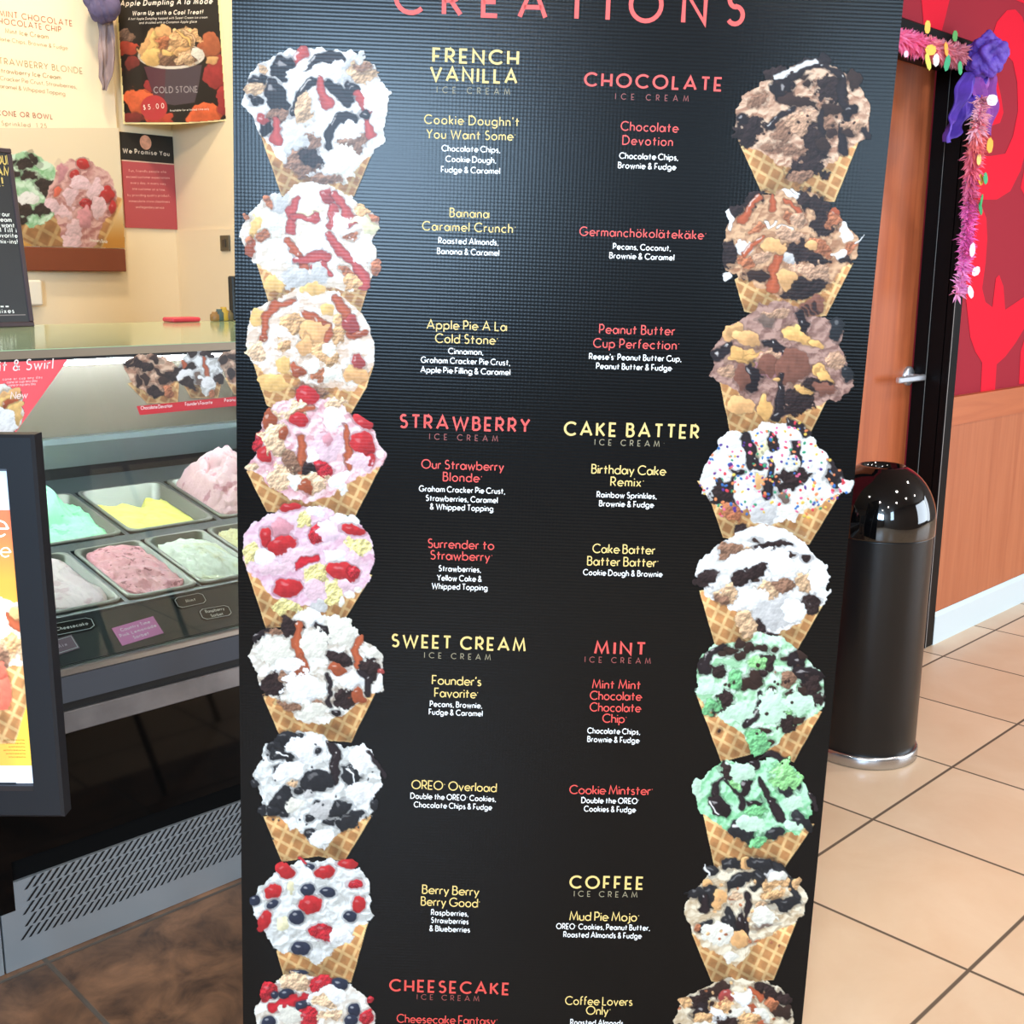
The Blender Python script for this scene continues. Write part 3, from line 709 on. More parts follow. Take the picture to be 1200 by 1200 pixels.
MB().lathe(prof, c, 96).build('dome_lid', bin_g, t)
MB().lathe([(.14,.001),(.154,.001),(.157,.004),(.157,.030),(.154,.036),(.149,.038),(.14,.037)], c, 96).build('base_ring', mat('bin_steel', (188,190,194), .25, 1.0), t)
MB().lathe([(0,.05),(.1,.05)], (c[0],c[1],.62), 32).build('liner', mat('bin_liner_black', (6,6,7), .7), t)
# ------------------------------------------------------------------ the tall menu sign
SU = np.array([.7150,-.6985,-.0304]); SV = np.array([.0260,-.0168,.9995]); SN = np.array([-.6987,-.7154,.0062])
SV = SV-SU*(SU@SV)/(SU@SU); SU /= np.linalg.norm(SU); SV /= np.linalg.norm(SV); SN = np.cross(SU, SV)
SO = np.array([.8583,1.4538,1.0356]); SW = .914
def S(x, y): return at(x, y, SN, SN@SO)
def Smap(X, Y):
    r = (X-600)[:, None]*Rt-(Y-600)[:, None]*Up+FPX*Fw
    return CAM+r*((SN@SO-SN@CAM)/(r@SN))[:, None]
RS = np.stack([SU, SV, SN], 1)
base = SO+SU*SW*.5-SV*1.0215
sign = empty('menu_sign', tuple(base), RS)
tag(sign, 'tall black menu sign bordered by columns of ice cream cones and listing the flavours', 'sign')
board_m = mat('black_corrugated_plastic', (8,8,9), .22, spec=.17); add_ribs(board_m)
edge_m = mat('cut_plastic_edge', (96,100,106), .6)
b = MB(); TOPV = .965
L0 = [0.0, 0.0]
poly = [SO+SV*(-1.0345), SO+SU*SW-SV*1.0070]+[SO+SU*(SW+d)+SV*v for v, d in ((-.84,.0005),(-.40,-.0005),(-.05,-.0022),(.35,-.0015),(.73,.0005),(TOPV,.001))]+[SO+SV*TOPV]
n = len(poly); P = np.array(poly); Q = P-SN*.010
b.cur = 0; b.add(P, [list(range(n))]); b.add(Q, [list(range(n))[::-1]])
b.cur = 1; b.add(np.vstack([P, Q]), [((i+1)%n, i, n+i, n+(i+1)%n) for i in range(n)])
b.build('board', [board_m, edge_m], sign)
# easel leg behind the board
b = MB()
for u in (.2, .71):
    p = SO+SU*u-SN*.0105
    top = p+SV*.35; foot = p-SN*.42; foot[2] = .006
    b.tube([top-SN*.008, foot], .009, 8)
b.build('easel_leg', mat('grey_steel', (120,122,126), .4, .8), sign)
GOLD = mat('gold_print', (232,202,124), .5); RED = mat('coral_print', (228,78,70), .5); WHT = mat('white_print', (240,240,238), .5)
GREYG = mat('muted_gold_print', (150,140,112), .5); GREYR = mat('muted_coral_print', (150,72,68), .5)
INK5 = [GOLD, RED, WHT, GREYG, GREYR]
K_ = {'g': 0, 'r': 1, 'w': 2, 'k': 3, 'q': 4}
def srow(mb, text, x0, y0, x1, y1, cap, col, wt, each=None):
    a = S(x0, y0)+SN*.0007; e = S(x1, y1)+SN*.0007; d = e-a; Wd = np.linalg.norm(d); d /= Wd
    upv = np.cross(SN, d)
    mm = np.linalg.norm(S(x0, y0-cap)-S(x0, y0))
    mb.cur = K_[col]; lettering(mb, text, a, d, upv, Wd, mm, wt, each=each)
H_ = .150; N_ = .115; W_ = .150; T_ = .10
blocks = [
 ('title_lettering', [("CREATIONS",461,17.2,872,31.4,44,'r',.125)]),
 ('heading_lettering', [("FRENCH",506.5,73.5,608,76.8,17.8,'g',H_),("VANILLA",503.7,95.4,606.3,98.9,18,'g',H_),("ICE CREAM",511.8,108.9,597.5,111.5,7.7,'k',.11)]),
 ('flavour_lettering', [("Cookie Doughn't",497,145.3,608.4,148.6,11.5,'g',N_),("You Want Some`",499.5,162.4,604.5,165.3,11.5,'g',N_),("Chocolate Chips,",517.4,177.5,586.3,179.5,7.9,'w',W_),("Cookie Dough,",521.9,190,581.4,191.7,7.9,'w',W_),("Fudge & Caramel",516.7,202.3,586,204.3,7.9,'w',W_)]),
 ('heading_lettering', [("CHOCOLATE",684,101.3,846,107.5,17,'r',H_),("ICE CREAM",720.7,116.6,806.8,119.3,7.3,'q',.11)]),
 ('flavour_lettering', [("Chocolate",727,153.3,794.6,155.8,11.7,'r',N_),("Devotion",729,169.8,788.3,171.7,11.5,'r',N_),("Chocolate Chips,",725.3,186.2,794.6,188.5,7.9,'w',W_),("Brownie & Fudge",723.9,197.4,792,199.7,7.9,'w',W_)]),
 ('flavour_lettering', [("Banana",526.8,254.6,573.4,256.1,11.3,'g',N_),("Caramel Crunch`",494.6,270.2,604.5,273.6,11.5,'g',N_),("Roasted Almonds,",513.5,285.6,584.2,287.9,7.9,'w',W_),("Banana & Caramel",512,297.9,585,300.3,7.9,'w',W_)]),
 ('flavour_lettering', [("Germanchökolätekäke`",678.7,276.5,827.5,281,11.3,'r',N_),("Pecans, Coconut,",718,292.4,786,294.6,7.7,'w',W_),("Brownie & Caramel",713.7,303,790,305.6,7.7,'w',W_)]),
 ('flavour_lettering', [("Apple Pie A La",499.9,385.6,594,388.4,11.5,'g',N_),("Cold Stone`",509.7,401.8,583.5,404.2,11.5,'g',N_),("Cinnamon,",525,415,566.4,416.4,7.7,'w',W_),("Graham Cracker Pie Crust,",493,425.2,598,428.6,7.7,'w',W_),("Apple Pie Filling & Caramel",492.5,436.6,598,440,7.7,'w',W_)]),
 ('flavour_lettering', [("Peanut Butter",701.8,391,790.7,393.4,11.5,'r',N_),("Cup Perfection`",694.8,407.4,796,410.2,11.5,'r',N_),("Reese's` Peanut Butter Cup,",690,421.2,798.4,424.2,7.7,'w',W_),("Peanut Butter & Fudge",698.3,432.4,786.9,435,7.7,'w',W_)]),
 ('heading_lettering', [("STRAWBERRY",468,501.7,621,507.3,17,'r',H_),("ICE CREAM",503,515,583.5,517.7,7.3,'q',.11)]),
 ('heading_lettering', [("CAKE BATTER",660.5,510.5,819,514.6,17,'g',H_),("ICE CREAM`",696.6,521.5,778.5,523.9,7.3,'k',.11)]),
 ('flavour_lettering', [("Our Strawberry",493.6,549.0,590.5,552.3,11.3,'r',N_),("Blonde`",518.8,564,565,565.6,11.3,'r',N_),("Graham Cracker Pie Crust,",490.8,576,592,579.2,7.5,'w',W_),("Strawberries, Caramel",498.8,587,583.2,589.8,7.5,'w',W_),("& Whipped Topping",503.7,597,578,599.6,7.5,'w',W_)]),
 ('flavour_lettering', [("Birthday Cake",692.7,555,780,557.5,11.5,'g',N_),("Remix`",715,569.6,754.5,570.8,11.3,'g',N_),("Rainbow Sprinkles,",699,583,769.4,585,7.5,'w',W_),("Brownie & Fudge",701.8,593.4,765.9,595.2,7.5,'w',W_)]),
 ('flavour_lettering', [("Surrender to",501,642,579,644.6,11.3,'r',N_),("Strawberry`",504,655.6,577,658,11.3,'r',N_),("Strawberries,",513.9,669.5,563.6,671,7.5,'w',W_),("Yellow Cake &",512,680.4,564.6,682,7.5,'w',W_),("Whipped Topping",505.8,690,571.3,692.2,7.5,'w',W_)]),
 ('flavour_lettering', [("Cake Batter",694,648,767.6,650,11.3,'g',N_),("Batter Batter`",687.8,662.6,771.5,664.8,11.3,'g',N_),("Cookie Dough & Brownie",683,674,776,676.4,7.5,'w',W_)]),
 ('heading_lettering', [("SWEET CREAM",458.4,758.2,616,764,16,'g',H_),("ICE CREAM",497,770.9,575,773.7,7,'k',.11)]),
 ('heading_lettering', [("MINT",696,766.6,756.8,768,15.6,'r',H_),("ICE CREAM",685,776,762.4,778,7,'q',.11)]),
 ('flavour_lettering', [("Founder's",506,802,564,804,11.3,'g',N_),("Favorite`",508.8,816.8,560.5,818.6,11.3,'g',N_),("Pecans, Brownie,",503.6,828,565,830.2,7.3,'w',W_),("Fudge & Caramel",502.4,837.4,565.6,839.6,7.3,'w',W_)]),
 ('flavour_lettering', [("Mint Mint",693.6,806.8,750.8,807.8,11,'r',N_),("Chocolate",691,820,751.6,821.2,11,'r',N_),("Chocolate",690.8,833.6,750.8,834.8,11,'r',N_),("Chip`",705.6,846.8,734.5,847.4,11,'r',N_),("Chocolate Chips,",688,859.4,750,861,7.3,'w',W_),("Brownie & Fudge",688,869.4,749,871,7.3,'w',W_)]),
 ('flavour_lettering', [("OREO` Overload",482,924.4,582,928.4,11,'g',N_),("Double the OREO` Cookies,",480.8,935.8,581.2,939.6,7.3,'w',W_),("Chocolate Chips & Fudge",484.8,946,576.4,949.4,7.3,'w',W_)]),
 ('flavour_lettering', [("Cookie Mintster`",667,930.4,765,931.8,11,'r',N_),("Double the OREO`",681,941,748.8,942.2,7.3,'w',W_),("Cookies & Fudge",684,951,744.8,952.2,7.3,'w',W_)]),
 ('flavour_lettering', [("Berry Berry",494.4,1047.2,561.6,1050,11,'g',N_),("Berry Good`",493,1061,562.5,1063.6,11,'g',N_),("Raspberries,",505,1072.2,549,1074,7.2,'w',W_),("Strawberries",505,1081.4,549,1083.2,7.2,'w',W_),("& Blueberries",503,1091,550.8,1092.8,7.2,'w',W_)]),
 ('heading_lettering', [("COFFEE",667,1041,754,1042.6,15.6,'g',H_),("ICE CREAM",672.4,1050.4,746.8,1051.8,7,'k',.11)]),
 ('flavour_lettering', [("Mud Pie Mojo`",667,1078.6,749,1079.8,11,'g',N_),("OREO` Cookies, Peanut Butter,",651.6,1088.6,761.6,1090.6,7.2,'w',W_),("Roasted Almonds & Fudge",660,1098.2,751.6,1100,7.2,'w',W_)]),
 ('heading_lettering', [("CHEESECAKE",456,1161.4,596.8,1166.2,14.8,'r',H_),("ICE CREAM",488.4,1171,561.6,1173.4,6.6,'q',.11)]),
 ('flavour_lettering', [("Cheesecake Fantasy`",464.8,1198.2,583,1201.4,10.6,'r',N_)]),
 ('flavour_lettering', [("Coffee Lovers",662,1177.4,741,1178.6,10.6,'g',N_),("Only`",686.4,1188.8,715.5,1189.4,10.6,'g',N_),("Roasted Almonds,",668,1201,732,1202.2,7.2,'w',W_)]),
]
for nm, rows in blocks:
    if nm == 'title_lettering':
        mbs = []
        srow(MB(), *rows[0], each=mbs)
        for q in mbs: q.build('title_letter', RED, sign)
        continue
    b = MB()
    for r in rows: srow(b, *r)
    used = sorted(set(b.mi)); b.mi = [used.index(i) for i in b.mi]
    b.build(nm, [INK5[i] for i in used], sign)
CONES_L = [
 (270,30,"W 620 165 640 360 1200 870 1200 1040 800 620 500;I vanilla 85 560 120 340 200 270 350 180 570 150 850 180 1010 280 1090 450 1105 550 1075 660 1080 820 1000 900 870 1000 780 1110 600 1090 420 1000 330 920 240 790 150 650;b 230 300 45 40 0 dough;b 180 440 80 55 -30 dough;b 200 375 75 32 5 fudge;s 75 redc 430 250 520 185;s 85 fudge 510 300 610 225 750 225;b 370 290 60 90 10 fudge;b 860 300 70 130 20 grey;b 930 330 90 80 20 dough;b 950 290 60 30 20 dkd;b 650 310 120 60 -15 white;b 470 300 90 40 -30 white;b 430 440 90 80 10 white;b 320 500 85 120 -10 fudge;b 170 535 55 42 -20 fudge;b 330 610 80 60 0 dkd;s 60 fudge 440 580 520 460 570 410;b 445 610 32 32 0 fudge;b 525 600 62 105 15 dough;s 75 redc 630 390 685 545;s 85 fudge 690 400 760 450 820 540;b 860 450 60 40 30 fudge;s 65 redc 880 480 960 580;b 1010 500 90 100 20 white;s 75 redc 330 670 310 810;b 250 720 40 60 0 fudge;b 230 660 50 30 30 redc;b 560 830 75 65 30 dkd;b 460 850 90 70 -30 grey;s 80 fudge 690 860 690 740 760 650 850 650;b 860 830 100 75 -10 dkd;b 850 730 80 60 0 white;s 62 redc 960 650 972 780;b 950 620 40 30 0 fudge;b 500 970 120 85 10 dkd;b 560 940 80 60 0 brown;b 790 960 110 130 10 cream;b 640 1080 110 40 0 dkd"),
 (270,190,"W 560 180 700 290 1060 915 1050 1010 760 600 500;I warm 55 520 90 430 110 370 240 240 400 230 430 180 540 140 640 150 760 200 880 260 960 330 1040 400 1045 470 1000 540 1030 640 1040 760 960 830 850 920 700 880 560 860 420 880 300 800 170 690 100 600;b 280 430 110 110 0 cream;b 170 460 40 90 10 gold;b 340 300 70 60 30 grey;b 540 300 80 90 0 white;b 560 360 80 35 0 yel;s 65 redc 470 260 430 350 430 480;s 60 redc 440 390 560 400 600 380;b 690 250 55 55 0 redc;s 65 redc 740 230 800 330 850 420;s 70 redc 730 310 700 420;b 780 420 70 60 30 white;b 950 440 100 60 30 yel;b 920 340 50 40 0 almond;b 1005 405 45 28 30 nut;b 850 520 50 25 0 nut;b 600 560 110 110 0 white;s 85 redc 700 500 780 640 880 720 940 860;b 150 590 38 75 10 cara;b 230 525 32 36 0 nut;b 130 540 28 28 0 nut;b 110 380 22 28 0 nut;b 265 270 30 40 0 nut;b 390 640 120 50 35 white;s 62 cara 400 570 480 660 520 740;s 80 redc 470 690 560 680 650 660;s 52 redc 570 740 640 700 690 800;b 480 820 100 70 -10 grey;b 610 790 60 90 0 grey;b 810 780 40 60 -30 nut;b 1010 740 45 45 0 nut;b 310 860 80 70 20 gold;b 830 860 60 60 0 almond;b 920 620 90 90 0 white"),
 (270,320,"W 560 160 640 255 930 400 1000 640 1010 850 990 960 800 1010 640 600 480;I graham 110 410 150 260 260 200 350 180 440 130 560 80 640 110 760 130 830 200 920 280 990 400 1005 520 1000 640 930 760 880 830 700 800 560 820 440 700 260 720 160 640 120 540;b 570 120 90 40 0 gold;b 180 290 45 55 0 gold;s 52 cara 430 190 320 210 250 270 235 430;b 220 460 40 30 0 cara;b 450 350 100 70 20 almond;b 760 400 60 110 0 almond;s 85 cara 520 290 620 350 690 450;b 580 430 100 90 10 apple;b 530 500 50 80 0 apple;s 78 cara 740 180 820 260 880 430;b 850 350 45 60 0 redc;b 690 260 50 40 0 gold;b 920 420 50 30 0 cara;b 380 500 40 50 0 almond;b 180 540 60 60 0 graham;b 680 580 100 80 20 almond;b 700 540 50 40 0 cream;b 640 730 80 40 0 nut;b 860 700 90 70 -10 apple;b 900 620 40 40 0 redc;b 360 640 60 50 0 gold;b 560 660 60 60 0 cream;b 300 770 90 70 0 gold;b 470 690 60 40 30 cara;b 720 720 60 60 0 cream;b 560 830 120 40 0 dkd"),
 (270,450,"W 560 110 610 255 900 600 900 880 930 1085 520 600 480;I berry 100 590 180 470 160 420 230 300 220 240 330 130 480 90 600 100 740 90 810 150 820 210 920 260 1000 330 1050 430 1095 490 1060 560 950 640 840 680 700 800 560 830 400 800 270 730 200 640;b 540 80 85 65 0 straw;b 740 150 70 60 0 graham;b 440 210 130 60 -20 graham;s 40 cara 430 210 590 155;b 480 250 70 52 10 straw;b 270 250 52 62 10 cara;b 190 400 32 75 20 rasp;b 240 500 50 70 -30 straw;b 150 580 60 40 0 graham;b 320 400 100 110 0 graham;b 380 360 40 40 0 cara;b 680 440 120 110 10 pink;b 690 370 40 50 30 pinkd;b 730 240 90 60 0 white;s 85 cara 490 380 510 590;s 46 cara 800 300 840 460 830 600;b 930 420 85 105 -20 straw;b 930 270 80 35 30 straw;b 975 540 32 50 10 straw;b 640 600 70 70 5 rasp;b 560 600 45 55 0 brown;b 590 490 50 60 -30 white;b 420 560 60 70 0 dkd;b 330 680 120 80 20 graham;b 560 700 140 60 0 graham;b 540 720 50 50 0 cara;b 780 690 75 55 20 white;b 450 690 50 50 0 white;b 1050 500 45 40 0 white;b 900 560 80 60 0 pink"),
 (270,580,"W 560 90 450 250 940 800 880 1000 560 600 420;I lav 95 280 160 190 280 130 400 80 520 70 640 80 780 150 890 170 950 250 990 340 1010 450 990 580 900 680 780 740 620 790 440 770 300 720 160 560 110 520 80 430;b 430 85 75 28 -5 straw;b 590 115 70 45 0 white;b 510 190 62 72 10 cake;b 800 180 95 40 15 white;b 620 275 65 75 40 rasp;b 700 250 80 70 0 lav;b 860 245 85 38 10 straw;b 350 230 80 70 0 pinkd;b 250 300 40 70 0 straw;b 360 355 100 62 -28 straw;b 150 420 50 80 0 cake;b 900 370 85 65 10 cake;b 235 450 60 70 0 white;b 470 420 160 70 -20 pink;b 750 430 80 62 0 white;b 880 450 80 60 30 pink;s 44 rasp 450 490 600 440;b 610 560 85 75 10 cake;b 790 545 110 68 15 straw;b 400 650 110 68 -8 straw;b 590 660 80 70 0 pink;b 730 690 70 85 0 cake;b 870 540 45 40 0 rasp;b 820 640 70 40 0 pink;b 390 780 85 60 0 cake;b 620 780 70 50 0 grey;b 850 700 32 28 0 cream;b 790 760 24 36 0 cream;b 900 655 28 24 0 cream;b 310 520 120 50 -10 pink"),
 (270,700,"W 560 220 680 340 960 560 1000 850 1020 1050 610 700 560;I cream 115 420 170 320 260 230 340 220 430 160 480 85 590 90 640 130 760 150 860 210 930 280 1060 390 1080 520 1080 640 980 690 880 760 760 840 620 900 460 860 370 740 230 660 180 540;b 560 130 90 60 0 white;b 410 210 75 62 -10 brown;b 640 240 85 40 35 fudge;b 780 220 110 100 30 cream;b 320 380 130 110 -10 cream;b 200 280 70 30 -40 fudge;b 310 240 60 30 0 dkd;s 72 cara 470 190 470 330 500 540;b 480 500 62 75 0 cara;b 600 330 90 110 0 cream;s 68 cara 920 280 870 370 895 480;b 770 420 85 45 10 brown;b 960 500 75 95 10 brown;b 1000 380 70 45 30 cream;b 380 490 100 60 -20 white;b 290 620 80 90 0 brown;b 380 560 40 50 0 dkd;b 510 630 140 110 0 white;b 830 580 130 70 20 white;b 760 500 60 40 0 cara;s 32 fudge 680 550 700 760;b 810 710 75 75 0 brown;b 890 700 45 55 0 cara;s 44 fudge 900 520 970 580 970 660;b 740 820 40 30 0 fudge;b 620 740 40 30 0 dkd;b 1055 520 30 25 0 redc;b 560 780 120 60 0 cream;b 1050 610 30 50 0 white;b 420 760 70 30 0 dkd"),
 (270,850,"W 400 230 640 360 960 620 920 800 960 1000 630 620 520;I cool 150 340 220 260 250 130 330 120 440 50 560 40 640 60 700 120 820 150 890 130 980 200 1050 300 1060 420 1000 520 1020 600 930 660 800 730 740 780 650 880 580 850 520 760 380 670 230 620 200 480;b 400 100 90 50 -30 oreo;b 330 170 60 50 0 oreo;b 500 68 28 18 0 oreo;b 560 170 140 110 0 white;b 610 175 25 22 0 oreo;s 60 fudge 700 120 760 180 740 290 720 380;b 370 230 90 40 15 oreo;s 14 white 330 205 400 235;b 330 310 36 24 0 oreo;b 465 305 22 18 0 oreo;b 400 330 110 50 -10 white;b 600 405 105 68 -5 oreo;b 850 355 60 90 -32 oreo;s 14 white 820 300 880 400;b 930 240 100 90 20 white;s 40 fudge 980 200 1050 280 1085 350;b 360 540 75 110 25 oreo;b 300 600 50 40 0 oreo;b 480 460 28 26 0 oreo;b 600 550 24 24 0 oreo;b 560 480 50 40 0 grey;b 780 580 75 52 -30 oreo;b 900 470 90 70 0 white;b 850 660 110 55 -25 oreo;b 700 670 50 28 0 oreo;b 550 650 28 28 0 oreo;b 570 760 40 40 0 oreo;b 370 625 32 26 0 oreo;b 460 560 70 60 0 cream;b 650 790 80 60 0 white;b 440 690 34 44 0 white;b 430 415 35 28 0 dough;b 170 400 30 30 0 oreo;b 620 600 90 60 0 grey;b 215 590 30 44 0 oreo;b 1015 550 28 40 0 oreo;d 26 200 100 1000 800 9 oreo"),
 (270,1000,"W 560 320 680 370 860 620 900 850 910 970 480 620 560;I cool 170 440 190 240 300 150 420 80 500 40 600 50 690 30 780 70 900 110 970 180 980 300 1005 440 980 480 880 520 860 600 740 680 640 770 600 780 440 700 310 680 260 570;b 385 115 75 48 30 straw;b 830 70 75 35 15 straw;b 560 95 35 25 0 blue;s 20 rasp 505 50 540 75;b 660 130 75 52 -15 straw;b 530 180 60 90 0 white;b 300 270 60 46 -25 straw;b 540 260 55 38 -10 blue;b 680 275 58 32 10 blue;b 300 355 44 26 -25 blue;b 880 215 52 28 5 rasp;b 890 360 55 56 40 straw;b 565 360 85 65 -8 straw;b 465 450 56 48 0 blue;b 840 445 50 42 20 blue;b 235 480 50 85 35 straw;b 650 555 92 60 10 rasp;b 500 665 70 48 0 blue;b 175 330 38 38 0 blue;b 420 240 30 50 0 yel;b 370 500 25 50 0 yel;b 780 560 90 60 0 white"),
 (270,1135,"W 560 180 400 360 1000 850 1000 1010 380 620 300;I warm 175 290 230 200 320 70 430 50 540 40 640 60 760 80 880 130 970 200 1010 330 1000 460 900 560 700 640 480 640 300 560 180 440;b 480 30 70 20 0 blue;b 450 100 110 60 0 graham;b 640 120 95 75 10 rasp;b 770 115 58 52 0 blue;b 270 160 70 60 -40 rasp;b 390 180 58 40 0 blue;b 310 185 28 28 0 blue;s 70 rasp 300 280 420 230 520 210;b 510 255 55 38 -10 blue;b 700 210 150 60 0 white;b 660 250 80 40 20 graham;b 870 290 50 48 0 blue;b 850 360 50 40 0 blue;b 540 350 70 80 0 rasp;b 270 380 52 48 0 blue;b 400 330 80 60 0 cream;b 960 340 60 60 0 rasp;b 720 340 80 50 0 graham;b 985 215 25 30 0 rasp"),
]
